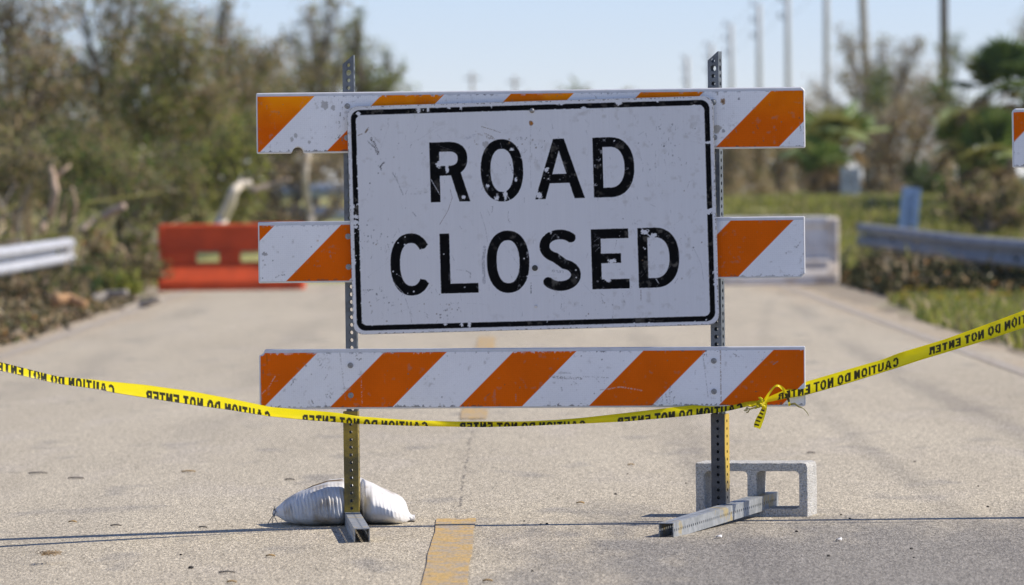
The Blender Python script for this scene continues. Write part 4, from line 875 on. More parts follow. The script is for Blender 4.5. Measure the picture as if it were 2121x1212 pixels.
def tree(name, label, cat, d, base, clumps, pal, seed, leaf=.075, cover=1.6, twigs=14, trunk_r=.09, depth=.9, bark=(.17, .145, .115), group=None, stem_px=None):
    """clumps: px, py, rx, ry of every foliage mass as seen from the road, at depth d"""
    rng = np.random.default_rng(seed); ppm = F/d; bx = at(base, 500, d).x; bz = float(gz(bx, d)); root = empty(name, (bx, d, bz)); tag(root, label, cat, group); o = np.array((bx, d, bz))
    mb = MB(); Cs = []; Gs = []
    cl = []
    for px, py, rx, ry in clumps:
        p = at(px, py, d); cl.append((np.array((p.x, d+rng.uniform(-1, 1)*depth, max(p.z, bz+.15))), rx/ppm, ry/ppm))
    cl_s = sorted(cl, key=lambda q: q[0][2]); hub_z = bz+(cl_s[len(cl_s)//2][0][2]-bz)*.55; cxm = np.mean([q[0][0] for q in cl])
    hub = np.array((bx*.6+cxm*.4, d, max(hub_z, bz+.2))); tr = bez((bx, d, bz-.05), hub, .12, rng, 7)-o
    mb.tube([tuple(q) for q in tr], list(np.linspace(trunk_r, trunk_r*.6, 7)), 7, bark)
    for c, rx, ry in cl:
        s0 = tr[rng.integers(3, 7)]; P = bez(s0, c-o, .25, rng, 6); mb.tube([tuple(q) for q in P], list(np.linspace(trunk_r*.5, .012, 6)), 5, bark)
        rd = min(max(rx, ry), 1.2); tips = []
        for k in range(twigs):
            v = rng.normal(size=3); v /= np.linalg.norm(v); e = c-o+v*np.array((rx, rd*.8, ry))*rng.uniform(.5, 1.15); st = P[rng.integers(2, 6)]
            T = bez(st, e, .12, rng, 4); g = rng.uniform(.8, 1.5); mb.tube([tuple(q) for q in T], [.011, .009, .006, .003], 3, tuple(np.array(bark)*g), False); tips += [T[-1], T[2], (T[1]+T[2])/2]
        tips = np.array(tips); n = int(pi*rx*ry/(leaf*leaf*.32)*cover*2.3)
        ti = rng.integers(0, len(tips), n)
        if n: Cs.append(tips[ti]+rng.normal(size=(n, 3))*np.array((rx*.27, rd*.25, ry*.27))); Gs.append(len(Cs)*8+(ti//3) % 6)
    mb.build('trunk', M_BARK, root, True, True)
    if Cs: leaf_mesh('crown', np.concatenate(Cs), leaf, pal, rng, M_LEAF, root, grp=np.concatenate(Gs))
    return root
TG = 'storm-stripped trees of the left thicket'
tree('tree', 'grey-brown stripped tree at the far left edge of the thicket', 'tree', 88, 20, [(-60, 40, 90, 70), (40, 90, 80, 60), (-20, 150, 110, 70), (60, 190, 80, 60), (100, 20, 60, 36), (30, -20, 90, 40), (110, 150, 50, 40), (0, 240, 90, 70), (20, 20, 70, 40), (90, 110, 60, 40), (130, 210, 60, 50)], dict(brown=4, grey=3, tan=2, olive=2, green=1, dark=1), 1, group=TG, twigs=26, cover=.95)
tree('tree', 'tall brown tree with sky gaps beside its top, second from the left of the thicket', 'tree', 95, 215, [(150, 190, 70, 50), (220, 175, 70, 50), (120, 95, 35, 30), (250, 90, 45, 60), (300, 30, 70, 40), (340, 90, 70, 55), (290, -30, 90, 40), (150, -30, 70, 24), (230, 250, 90, 60), (200, 115, 40, 22), (260, 130, 50, 40), (170, 140, 50, 30), (220, -10, 60, 22), (340, 20, 50, 40)], dict(brown=3, olive=4, tan=1.5, grey=2, green=2), 2, group=TG, twigs=24, cover=1.0)
tree('tree', 'olive green tree in the middle of the left thicket above the orange barrier', 'tree', 90, 340, [(330, 190, 90, 60), (400, 140, 75, 55), (410, 230, 90, 60), (300, 260, 80, 60), (390, 55, 60, 40), (350, 130, 60, 40), (280, 180, 70, 50), (440, 190, 60, 50), (330, 70, 50, 36)], dict(olive=4, green=3, brown=3, tan=1.5, lime=.6, grey=1), 3, group=TG, twigs=20, cover=1.25)
tree('tree', 'brown tree whose rounded top stops below a patch of open sky', 'tree', 98, 480, [(445, 50, 45, 45), (480, 100, 65, 50), (530, 130, 65, 45), (500, 190, 85, 60), (565, 110, 45, 40), (560, 180, 60, 50), (450, 160, 60, 50), (470, 10, 22, 18)], dict(brown=3.5, tan=2, grey=2, olive=3, green=1.5), 4, group=TG, twigs=24, cover=1.2)
tree('tree', 'dark airy tree rising to the top of the frame left of the left post', 'tree', 102, 650, [(638, 25, 40, 34), (600, 85, 42, 32), (665, 85, 40, 34), (640, 140, 60, 40), (600, 175, 60, 40), (690, 5, 36, 18), (700, 110, 40, 30), (670, 170, 50, 40), (560, 220, 70, 50)], dict(brown=3.5, grey=3.5, dark=1, olive=3, green=2), 5, group=TG, twigs=30, cover=.75)
tree('tree', 'thin greenish tree behind the top of the left post', 'tree', 108, 745, [(742, 24, 20, 16), (736, 48, 22, 14), (705, 60, 34, 16), (722, 95, 24, 22), (760, 92, 32, 18), (740, 150, 50, 30), (800, 112, 22, 16), (832, 155, 16, 26), (780, 160, 40, 28), (815, 180, 40, 20), (690, 140, 40, 26), (760, 210, 60, 40)], dict(green=5, olive=4, pale=1, grey=2, lime=.8), 6, group=TG, twigs=20, cover=1.0)
for k, (lb, b, cl) in enumerate((('dense dark back row bush behind the left guardrail', 110, [(40, 300, 120, 90), (150, 290, 110, 80), (100, 400, 150, 80), (-60, 380, 110, 100)]),
        ('dense dark back row bush behind the orange barrier', 380, [(300, 320, 110, 80), (400, 310, 110, 80), (360, 420, 140, 60), (250, 400, 110, 80)]),
        ('dense dark back row bush behind the left ends of the barricade rails', 610, [(540, 280, 100, 70), (640, 270, 100, 70), (590, 370, 80, 40), (700, 290, 80, 60)]))):
    tree('bush', lb, 'bush', 112+k*2, b, cl, dict(dark=4, deep=3, brown=4, olive=2, grey=2), 20+k, leaf=.12, cover=3.2, twigs=40, group='back row bushes of the left thicket')
SHG = 'low shrubs in front of the left thicket'
for k, (lb, b, cl, pal, cv) in enumerate((
        ('tangled brown and green shrub behind the near part of the left guardrail', 30, [(-10, 350, 70, 60), (60, 320, 60, 50), (20, 430, 80, 50)], dict(brown=3, olive=3, tan=2, grey=2, dark=1), 1.2),
        ('dark green shrub behind the broken tan trunk', 130, [(100, 300, 70, 50), (170, 330, 60, 60), (150, 420, 70, 50)], dict(deep=3, olive=3, dark=2, brown=1, green=2), 1.3),
        ('grey green shrub left of the orange barrier', 265, [(230, 340, 60, 60), (290, 370, 60, 50), (270, 450, 60, 40)], dict(olive=3, green=3, brown=2, grey=2), 1.2),
        ('leafy green shrub above the left end of the orange barrier', 360, [(330, 340, 60, 50), (390, 350, 60, 50), (350, 430, 60, 34), (340, 452, 60, 20), (410, 445, 40, 24)], dict(green=3, olive=3, lime=1, grey=1, brown=2), 1.3),
        ('bright yellow-green shrub above the middle of the orange barrier', 480, [(450, 330, 60, 60), (510, 300, 55, 70), (520, 390, 50, 30), (440, 420, 40, 30), (480, 440, 44, 26)], dict(lime=3, olive=4, green=2, brown=1), 1.2),
        ('dull brown shrub between the top and middle rails at their left', 610, [(540, 415, 40, 34), (520, 450, 30, 16), (640, 452, 30, 14), (700, 420, 24, 20), (590, 350, 50, 34), (640, 335, 60, 26), (560, 400, 34, 30), (690, 340, 50, 30), (590, 440, 40, 18)], dict(brown=4, tan=3, grey=3, olive=1.5), 1.0))):
    tree('shrub', lb, 'shrub', 80+k*.8, b, cl, pal, 40+k, leaf=.065, cover=cv, twigs=22, trunk_r=.035, depth=.5, group=SHG)

# right side
BG = 'brown leafless bushes beyond the grass on the right'
for k, (b, tp, lb) in enumerate(((1512, 215, 'tan bush just right of the right post, seen between the rails'), (1566, 205, 'second tan bush between the right rail ends, beside the first'), (1622, 210, 'brown bush seen near the right ends of the rails'), (1676, 195, 'brown bush just beyond the right end of the top rail'))):
    tree('bush', lb, 'bush', 124+k*3, b, [(b-14, tp+45, 30, 45), (b+12, tp+80, 34, 60), (b-6, tp+140, 36, 60), (b+10, 395, 34, 26), (b-16, 370, 30, 34), (b, 250, 34, 34), (b+4, 310, 34, 40)], dict(brown=4, tan=4, olive=2, grey=2, dark=.5), 60+k, leaf=.085, cover=1.25, twigs=26, trunk_r=.05, depth=.5, bark=(.24, .20, .155), group=BG)
tree('tree', 'bare grey-brown tree between the two nearest utility poles', 'tree', 150, 1845, [(1755, 85, 30, 34), (1745, 150, 30, 30), (1800, 140, 26, 40), (1832, 92, 24, 24), (1868, 112, 34, 26), (1900, 92, 18, 20), (1850, 155, 50, 30), (1800, 200, 60, 40), (1870, 200, 55, 40), (1920, 170, 40, 44), (1700, 190, 26, 30)], dict(grey=4, brown=4, olive=2, tan=1), 71, leaf=.085, cover=.85, twigs=26, depth=1.2)
tree('bush', 'large taupe dead bush behind the tall wooden pole', 'bush', 112, 1850, [(1800, 270, 56, 50), (1860, 260, 56, 50), (1910, 250, 46, 60), (1825, 340, 56, 50), (1885, 335, 50, 56), (1790, 385, 44, 34), (1950, 330, 40, 50), (1850, 400, 60, 26)], dict(grey=4, brown=5, tan=2, dark=1.2, olive=.6), 72, leaf=.075, cover=1.35, twigs=26, bark=(.22, .18, .15))
tree('tree', 'small green sprigged tree right behind the dark wooden pole', 'tree', 160, 1975, [(1978, 92, 26, 26), (1992, 116, 20, 18), (1938, 100, 12, 22), (1960, 140, 20, 20), (1950, 210, 34, 34)], dict(green=4, deep=3, olive=2, brown=1), 73, leaf=.10, cover=.8, twigs=10)
tree('tree', 'sparse twiggy treetop at the upper right edge of the photo', 'tree', 140, 2150, [(2118, 60, 16, 34), (2150, 40, 40, 60), (2165, 140, 40, 60), (2120, 120, 12, 20)], dict(grey=3, olive=2, brown=2, green=1), 74, leaf=.08, cover=.30, twigs=12)
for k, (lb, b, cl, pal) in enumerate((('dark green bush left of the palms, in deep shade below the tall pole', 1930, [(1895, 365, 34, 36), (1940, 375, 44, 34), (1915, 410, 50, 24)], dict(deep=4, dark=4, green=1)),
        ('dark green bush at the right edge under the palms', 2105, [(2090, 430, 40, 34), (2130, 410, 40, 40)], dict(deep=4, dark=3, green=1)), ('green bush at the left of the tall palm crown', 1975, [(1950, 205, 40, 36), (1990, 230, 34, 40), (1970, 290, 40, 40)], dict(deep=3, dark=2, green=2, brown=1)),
        ('small green bush behind the second pole', 1818, [(1820, 155, 26, 24), (1815, 195, 24, 22)], dict(deep=3, green=2, olive=1)),
        ('olive brush in front of the palms above the right guardrail', 2040, [(1990, 400, 40, 26), (2050, 390, 40, 40), (2000, 440, 60, 18), (2080, 450, 50, 18), (2085, 400, 44, 34), (2030, 420, 40, 26), (2120, 440, 40, 30)], dict(olive=3, brown=3, tan=2, dark=1, green=1)))):
    tree('bush', lb, 'bush', (104, 96, 118, 132, 85)[k], b, cl, pal, 80+k, leaf=.085, cover=1.7, twigs=14, depth=.5)
def palm(label, d, base, crown, fans, fr, seed, spread=1.0, trunk=True, group=None, dead=4, pal=('green', 'deep', 'olive', 'pale')):
    rng = np.random.default_rng(seed); bx = at(base, 480, d).x; bz = float(gz(bx, d)); root = empty('palm_tree', (bx, d, bz)); tag(root, label, 'palm', group)
    c = at(crown[0], crown[1], d)-root.location; c = np.array(c); mb = MB()
    tr = bez((0, 0, -.1), c-np.array((0, 0, .25)), .06, rng, 8); mb.tube([tuple(p) for p in tr], list(np.linspace(.17, .13, 8)) if trunk else list(np.linspace(.10, .07, 8)), 9, (.11, .09, .07)); mb.build('trunk', M_BARK, root, True, True)
    for k in range(fans+dead):
        isd = k >= fans; el = rng.uniform(-.9, -.4) if isd else rng.uniform(-.25, 1.45)*spread; az = rng.uniform(0, 2*pi); v = np.array((cos(el)*cos(az), cos(el)*sin(az), sin(el)))
        pl_ = fr*rng.uniform(.5, 1.0); h = c+v*pl_; V = []; Fs = []; K = []
        up = np.array((0, 0, 1.)); s = np.cross(v, up); s /= np.linalg.norm(s)+1e-6; u = np.cross(s, v); n = 20; R_ = fr*rng.uniform(.9, 1.35)
        cn = 'brown' if isd else pal[rng.integers(0, len(pal))]; cc = np.array(PAL[cn])*rng.uniform(.8, 1.25)*(1.0 if isd else 1.2)
        tilt = rng.uniform(-.5, .5); s2 = s*cos(tilt)+u*sin(tilt); u2 = u*cos(tilt)-s*sin(tilt)
        for q in range(n):
            a = (q/(n-1)-.5)*R(190); dr = v*cos(a)+s2*sin(a); lt = np.cross(u2, dr); L = R_*(1-.25*abs(q/(n-1)-.5)); w0 = L*.036
            m = h+dr*L*.55-u2*0+up*.02*L; tip = h+dr*L-up*L*(.04+.16*rng.random()); b = len(V)
            V += [tuple(h), tuple(m+lt*w0+u2*w0*.5), tuple(m-lt*w0+u2*w0*.5), tuple(tip)]; Fs += [(b, b+1, b+3), (b, b+3, b+2)]; K += [cc*rng.uniform(.85, 1.15)]*4
        b = MB(); b.V = [np.array(V, np.float32)]; b.F = Fs; b.K = [np.array(K, np.float32)]; b.tube([tuple(c), tuple((c+h)/2+up*.03), tuple(h)], [.014, .011, .008], 4, tuple(cc*.9), False)
        b.build('dead_frond' if isd else 'frond', M_LEAF, root, False, True)
palm('tall fan palm with a full green crown at the right edge', 92, 2090, (2086, 190), 24, .52, 101, dead=7, pal=('green', 'deep', 'olive', 'deep', 'green'))
palm('fan palm with pale sunlit fronds just left of the second barricade', 88, 2065, (2058, 330), 18, .46, 102, 1.0, pal=('pale', 'green', 'green', 'olive'))
palm('young fan palm between the tall pole and the pale palm', 94, 2000, (1995, 300), 20, .42, 103, .9, pal=('green', 'pale', 'olive', 'deep'))
palm('small fan palm low in the dark gap below the tall palm', 90, 2030, (2030, 385), 12, .36, 104, .8, pal=('olive', 'deep', 'green'))
palm('light green fan palm right of the top rail end beyond the grass', 106, 1738, (1738, 285), 18, .50, 105, .9, pal=('pale', 'green', 'green', 'olive'))
palm('low fan palm under the right end of the top rail', 108, 1692, (1690, 305), 18, .42, 106, .7, pal=('green', 'olive', 'deep', 'pale'))
palm('drooping palm with rust-brown fronds left of the white bundle', 104, 1722, (1722, 345), 12, .40, 107, .6, dead=8, pal=('olive', 'deep', 'green'))
# trees hidden behind the sign and the far row on the horizon
for k, b in enumerate((850, 960, 1080, 1200, 1320, 1430)):
    tree('bush', ('scrubby', 'rounded', 'brown', 'twiggy', 'low', 'olive')[k]+' bush beyond the road, mostly hidden behind the white sign panel', 'bush', 118+k*4, b, [(b-30, 300, 60, 60), (b+30, 290, 60, 60), (b, 370, 80, 40), (b, 245, 40, 30)], dict(brown=3, olive=3, grey=2, green=1), 200+k, leaf=.12, cover=1.0, twigs=8)
for k, (b, tp) in enumerate(((850, 196), (930, 198), (1015, 198), (1105, 199), (1200, 172), (1290, 190), (1315, 181), (1400, 192), (1490, 186))):
    tree('far_tree', 'distant tree on the horizon showing just above the top rail' if tp < 185 else 'distant tree on the horizon behind the sign', 'tree', 340+k*8, b, [(b, tp+16, 24, 16), (b-28, tp+50, 34, 36), (b+28, tp+50, 34, 36), (b, tp+90, 60, 40)], dict(olive=3, green=2, grey=2), 220+k, leaf=.35, cover=1.2, twigs=6, depth=1, group='distant trees over the top rail' if tp < 185 else 'distant trees behind the sign')

# ------------------------------------------------------------------ fallen and broken wood on the left
def limb(name, label, cat, d, pts, rad, col, extra=(), group=None):
    p0 = at(*pts[0], d); root = empty(name, p0); tag(root, label, cat, group); mb = MB(); P = [at(x, y, d+.12*sin(k*1.7))-p0 for k, (x, y) in enumerate(pts)]
    Q = []
    for k in range(len(P)-1):
        for q in range(5): Q.append(P[k].lerp(P[k+1], q/5)+Vector((random.uniform(-1, 1), random.uniform(-1, 1), random.uniform(-1, 1)))*rad*.08)
    Q.append(P[-1]); n = len(Q); mb.tube(Q, [rad*(1-.4*k/(n-1)) for k in range(n)], 9, col); mb.build('trunk', M_BARK, root, True, True)
    for ex in extra:
        b = MB(); E = [at(x, y, d+.1)-p0 for x, y in ex]; b.tube(E, [rad*.6*(1-.5*k/(len(E)-1)) for k in range(len(E))], 7, col); b.build('branch', M_BARK, root, True, True)
limb('broken_trunk', 'curved tan broken trunk with one side branch behind the left guardrail', 'trunk', 72, [(86, 482), (98, 455), (110, 425), (116, 395), (112, 370), (105, 345)], .058, (.52, .39, .28), [[(115, 372), (128, 356), (146, 342)]])
limb('broken_trunk', 'thin tan broken stem curving beside the curved trunk', 'trunk', 73, [(150, 480), (153, 450), (156, 420), (148, 388)], .04, (.47, .36, .25))
limb('broken_trunk', 'short tan stem between two broken trunks', 'trunk', 73.5, [(126, 470), (132, 440), (138, 405)], .03, (.30, .23, .15))
limb('broken_trunk', 'tan trunk leaning low to the right, its cut end up', 'trunk', 71, [(168, 482), (200, 458), (228, 441), (258, 426)], .07, (.50, .39, .30))
limb('stump', 'dark mossy upright stump under the end of the leaning trunk', 'stump', 71.5, [(250, 512), (249, 480), (247, 448)], .075, (.07, .065, .03))
limb('dead_trunk', 'bleached dead trunk bent over above the orange barrier', 'trunk', 76, [(452, 480), (462, 450), (476, 420), (484, 396), (500, 382), (522, 380)], .09, (.68, .61, .49))
limb('dead_trunk', 'bleached upright limb left of the left post between two rails', 'trunk', 84, [(646, 480), (640, 440), (634, 400), (632, 360), (640, 310)], .08, (.60, .53, .43), [[(634, 392), (650, 360), (680, 335)]])
limb('fallen_branch', 'brown branch slanting down into the brush over the yellow-green shrub', 'branch', 79, [(520, 395), (560, 385), (600, 372)], .05, (.33, .27, .22))
for k, (lb, pts, d, r_, col) in enumerate((('pale log lying at the edge of the left debris heap', [(252, 648), (290, 632), (332, 618)], 60, .055, (.48, .42, .34)), ('orange-brown split log on top of the left debris heap', [(112, 622), (145, 618), (176, 632)], 56, .065, (.46, .28, .15)),
        ('grey broken log under the low green weeds', [(190, 625), (225, 610), (262, 606)], 60, .06, (.33, .30, .26)), ('mossy log end by the left corner of the orange barrier', [(296, 625), (306, 622), (316, 618)], 61, .055, (.18, .17, .09)))):
    limb('fallen_log', lb, 'log', d, pts, r_, col)
# ------------------------------------------------------------------ ground cover and debris (uncountable)
def heap(name, boxes, n, seed, pal, size, aspect=.35):
    rng = np.random.default_rng(seed); P = []
    for (x0, x1, y0, y1, h) in boxes:
        m = int(n*(x1-x0)*(y1-y0)); x = rng.uniform(x0, x1, m); y = rng.uniform(y0, y1, m); f = 1-np.abs((x-(x0+x1)/2)/((x1-x0)/2))**2
        z = gz(x, y)+.01+h*np.clip(f, 0, 1)*np.sqrt(rng.random(m))*(.6+.8*vnoise(x, y, 1.3, seed, 2)); P.append(np.stack([x, y, z], 1))
    return leaf_mesh(name, np.concatenate(P), size, pal, rng, M_DEBRIS, None, aspect)
o = heap('storm_debris', [(-7.2, -4.6, 43, 66, .34), (-5.4, -4.2, 46, 64, .18)], 480, 301, dict(brown=4, tan=1.6, grey=1.5, dark=5, olive=1, rust=.3), .085); tag(o, 'heap of dead leaves and twigs along the left road edge', 'debris', kind='stuff')
o = heap('storm_debris', [(3.95, 5.2, 57.5, 70, .30), (4.6, 6.5, 55, 75, .30)], 420, 302, dict(brown=1.5, dark=14, tan=.7, grey=.4, rust=.4), .09); tag(o, 'dead leaves and palm litter heaped under the right guardrail', 'debris', kind='stuff')  # large dark share puts the shadow under the beam into the litter's colour
def stems(name, x0, x1, y0, y1, n, seed, label, hmax, thick=1.0):
    rng = np.random.default_rng(seed); mb = MB()
    for k in range(n):
        x, y = rng.uniform(x0, x1), rng.uniform(y0, y1); z = float(gz(x, y)); l = rng.uniform(.3, hmax); a = rng.normal(size=2)*.35
        mb.tube([(x, y, z), (x+a[0]*l*.5, y+a[1]*l*.5, z+l*.7), (x+a[0]*l*1.3, y+a[1]*l, z+l*rng.uniform(.7, 1.05))], [.012*thick, .009*thick, .004*thick], 4, np.array(PAL[('tan', 'brown', 'olive', 'grey')[k % 4]])*rng.uniform(.7, 1.3), False)
    o = mb.build(name, M_DEBRIS, None, False, True); tag(o, label, 'debris', kind='stuff')
stems('broken_stems', -8.5, -4.7, 70.5, 79, 420, 303, 'thicket of thin broken stems behind the left guardrail', 1.1)
stems('broken_stems', -7.8, -5.75, 60, 73, 260, 305, 'tangle of tan broken stems round the end of the left guardrail', 1.55, 2.4)
stems('broken_stems', -5.6, -4.5, 70.6, 75, 60, 306, 'tan broken stems beyond the end of the left guardrail', .8, 2.2)
stems('broken_stems', 4.2, 7.5, 60, 76, 200, 304, 'thin dead stems sticking out under the right guardrail', .6)
def grass(name, label, boxes, dens, h, seed, pal):
    rng = np.random.default_rng(seed); P = []
    for (x0, x1, y0, y1) in boxes:
        m = int(dens*(x1-x0)*(y1-y0)); P.append(np.stack([rng.uniform(x0, x1, m), rng.uniform(y0, y1, m)], 1))
    P = np.concatenate(P); n = len(P); keep = vnoise(P[:, 0], P[:, 1], 1.2, seed, 2) > .33; P = P[keep]; n = len(P); z = gz(P[:, 0], P[:, 1])
    a = rng.uniform(0, 2*pi, n); l = h*rng.uniform(.4, 1.3, n)*(.6+.8*vnoise(P[:, 0], P[:, 1], .8, seed+1, 2)); w_ = l*.10+.004; ln = rng.normal(size=(n, 2))*.35*l[:, None]
    B = np.c_[P, z]; dx = np.c_[np.cos(a)*w_, np.sin(a)*w_, np.zeros(n)]; M = B+np.c_[ln*.4, l*.6]; T = B+np.c_[ln, l]
    V = np.stack([B-dx, B+dx, M+dx*.7, M-dx*.7, T+dx*.1, T-dx*.1], 1).reshape(-1, 3); b = np.arange(n)[:, None]*6; Fs = np.concatenate([b+np.array([[0, 1, 2, 3]]), b+np.array([[3, 2, 4, 5]])])
    ks = list(pal); pr = np.array([pal[k] for k in ks], float); col = np.array([PAL[k] for k in ks])[rng.choice(len(ks), n, p=pr/pr.sum())]*rng.uniform(.75, 1.3, (n, 1))
    o = link(name, mesh_np(name, V, Fs, np.repeat(col, 6, 0)), M_LEAF); tag(o, label, 'grass', kind='stuff')
grass('grass', 'mown green grass on the right verge beside the road', [(3.75, 8, 31, 57), (3.5, 3.75, 31, 50), (4.3, 6, 57, 60)], 320, .11, 401, dict(green=3, olive=3, lime=4, tan=1.5))
grass('grass', 'sunlit green grass on the rising bank beyond the barriers', [(-1, 14, 74, 102)], 260, .13, 402, dict(lime=3, olive=5, green=2, tan=1))
grass('grass', 'rough grass and weeds along the left verge', [(-9, -4.6, 58, 78)], 60, .3, 403, dict(olive=2, dark=4, brown=3, deep=2))
def weed(label, px, py, d, rx, h, pal, seed, n=700):
    rng = np.random.default_rng(seed); p = at(px, py, d); zz = float(gz(p.x, d)); root = empty('weed_clump', (p.x, d, zz)); tag(root, label, 'weeds')
    q = rng.normal(size=(n, 3))*np.array((rx*.45, rx*.45, h*.3)); q[:, 2] = np.abs(q[:, 2])+p.z-zz-h*.5; q[:, 2] = np.maximum(q[:, 2], .02); leaf_mesh('foliage', q, .075, pal, rng, M_LEAF, root)
    mb = MB()
    for k in range(14): e = q[rng.integers(0, n)]; mb.tube([(e[0]*.3, e[1]*.3, 0), tuple(e*np.array((.7, .7, .6))), tuple(e)], [.007, .005, .003], 4, (.12, .11, .05), False)
    mb.build('stems', M_BARK, root, False, True)
weed('bright yellow-green weed clump by the left corner of the orange barrier', 268, 578, 64, .14, .32, dict(lime=5, green=2, olive=1), 501, 500)
weed('olive weed clump just left of the bright yellow-green one', 232, 572, 64.5, .16, .34, dict(olive=4, green=2, lime=1.5, brown=1), 502, 520)
weed('dark green weed clump right of the left guardrail end', 182, 570, 65, .20, .42, dict(deep=3, olive=3, dark=2, brown=1), 503)
weed('yellow-green vines draped over the end of the left guardrail', 112, 525, 68.3, .09, .62, dict(lime=3, olive=3, tan=1), 504, 320)
weed('tan dead weed clump at the foot of the leaning trunk', 205, 510, 70, .16, .4, dict(tan=3, olive=2, rust=1, brown=2), 505)
for k, (lb, px, py, d, rx, h, pal) in enumerate((('dark tangled weeds under the leaning trunk', 215, 545, 67, .32, .34, dict(dark=4, olive=2, brown=2, deep=1)), ('dark brown weeds between the mossy stump and the orange barrier', 290, 545, 68.5, .30, .36, dict(dark=4, brown=3, olive=2)),
        ('dark weeds in front of the left guardrail end', 130, 585, 63, .30, .34, dict(dark=4, olive=2, brown=3)), ('dim brown brush at the left frame edge under the guardrail', 30, 590, 58, .40, .30, dict(dark=4, brown=4, tan=1)), ('yellowish upright weeds left of the mossy stump', 205, 480, 70.5, .16, .42, dict(lime=2, olive=3, tan=1)), ('grey-green weeds right of the mossy stump', 285, 490, 71, .22, .40, dict(olive=3, green=2, grey=2)))):
    weed(lb, px, py, d, rx, h, pal, 520+k, 1100)
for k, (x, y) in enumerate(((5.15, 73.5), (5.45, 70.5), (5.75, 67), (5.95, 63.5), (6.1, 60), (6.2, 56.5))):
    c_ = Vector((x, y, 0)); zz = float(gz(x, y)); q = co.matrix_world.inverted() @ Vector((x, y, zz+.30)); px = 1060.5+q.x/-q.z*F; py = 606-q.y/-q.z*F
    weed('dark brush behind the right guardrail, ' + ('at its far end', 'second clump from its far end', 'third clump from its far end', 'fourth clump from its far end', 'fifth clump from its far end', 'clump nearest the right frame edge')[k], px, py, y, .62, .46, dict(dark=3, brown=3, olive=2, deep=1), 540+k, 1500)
FG = 'yellow wildflowers on the right verge'
yel = simple('yellow petals', (.75, .55, .02), .6, var=.15); stm = simple('flower stem', (.10, .14, .03), .8)
def flower():
    root = empty('wildflower', (0, 0, 0)); mb = MB(); mb.tube([(0, 0, 0), (.01, 0, .12), (0, .01, .2)], [.004, .003, .003], 4); mb.build('stem', stm, root); mb = MB()
    for k in range(8):
        a = 2*pi*k/8; mb.add([(0, 0, .2), (.034*cos(a-.35), .034*sin(a-.35), .21), (.048*cos(a), .048*sin(a), .205), (.034*cos(a+.35), .034*sin(a+.35), .21)], [(0, 1, 2, 3)])
    mb.build('petals', yel, root); return root
fl = flower(); tag(fl, 'small yellow wildflower in the verge grass below the right guardrail', 'flower', FG)
rf = random.Random(12); first = True
for (px, py, n, sp) in ((1876, 636, 9, 12), (2008, 642, 9, 16), (1950, 644, 5, 30), (2060, 640, 5, 20), (1925, 633, 4, 20), (2090, 638, 4, 14), (1980, 650, 3, 30)):
    for k in range(n):
        g = on_ground(px+rf.gauss(0, sp*.6), py+rf.uniform(-1, 9)); o = fl
        if not first:
            o = fl.copy(); C.objects.link(o)
            for ch in list(fl.children): c = ch.copy(); C.objects.link(c); c.parent = o
        first = False; o.location = (g.x, min(g.y, 62), float(gz(g.x, min(g.y, 62)))); o.rotation_euler = (0, 0, rf.uniform(0, 6)); s_ = rf.uniform(.8, 1.25); o.scale = (s_, s_, s_*rf.uniform(.4, .8))
# ------------------------------------------------------------------ posts, panels and poles
def marker():
    d = 77.5; b = at(1871, 500, d); zz = float(gz(b.x, d)); t = at(1882, 388, d); root = empty('marker_post', (b.x, d, zz)); tag(root, 'wide blue-grey channel post leaning behind the right guardrail', 'post'); M = M_MARK
    lean = Matrix.Rotation(math.atan2(t.x-b.x, t.z-b.z), 4, 'Y'); L = t.z-zz+.25
    for x0, x1, nm, y0, y1 in ((-.13, -.05, 'flange', 0, .012), (.05, .13, 'flange', 0, .012), (-.0501, .0501, 'channel', .05, .062)):
        mb = MB(); mb.box(x0, x1, y0, y1, -.25, L-.25, lean); bevel(mb.build(nm, M, root), .004)
    for x in (-.05, .043): mb = MB(); mb.box(x, x+.007, .013, .05, -.25, L-.253, lean); mb.build('web', M, root)
M_MARK = simple('sky-tinted galvanised steel', (.38, .52, .74), .5, .0, var=.2, scale=6); marker()  # sky reflected in bare steel, put into the base colour as blue
def panelpost():
    d = 101; b = at(1762, 432, d); zz = float(gz(b.x, d)); root = empty('utility_marker', (b.x, d, zz)); tag(root, 'pale grey slatted marker standing at the edge of the palms', 'marker')
    ht = at(1762, 345, d).z-zz; m = simple('pale plastic', (.50, .55, .58), .5, var=.25, scale=4)
    for x0, x1 in ((-.17, -.06), (-.045, .06), (.075, .17)): mb = MB(); mb.box(x0, x1, 0, .03, -.1, ht*random.uniform(.9, 1)); bevel(mb.build('slat', m, root), .006)
    mb = MB(); mb.box(-.18, .18, .031, .06, ht*.3, ht*.38); mb.build('crossbar', m, root)
    b2 = at(1768, 418, 99.5); bm = bmesh.new(); bmesh.ops.create_icosphere(bm, subdivisions=3, radius=1); rr = random.Random(4)
    for v in bm.verts: v.co = Vector((v.co.x*.10, v.co.y*.09, v.co.z*.14))*(1+.12*sin(v.co.x*9+v.co.z*5)+.08*sin(v.co.y*13+v.co.z*11))
    me = bpy.data.meshes.new('plastic_bundle'); bm.to_mesh(me); bm.free(); me.polygons.foreach_set('use_smooth', np.ones(len(me.polygons), bool)); o = link('plastic_bundle', me, simple('white plastic', (.82, .82, .82), .5, var=.1)); o.location = b2
    tag(o, 'small white plastic bundle lying at the foot of the pale slatted marker', 'bundle')
panelpost()
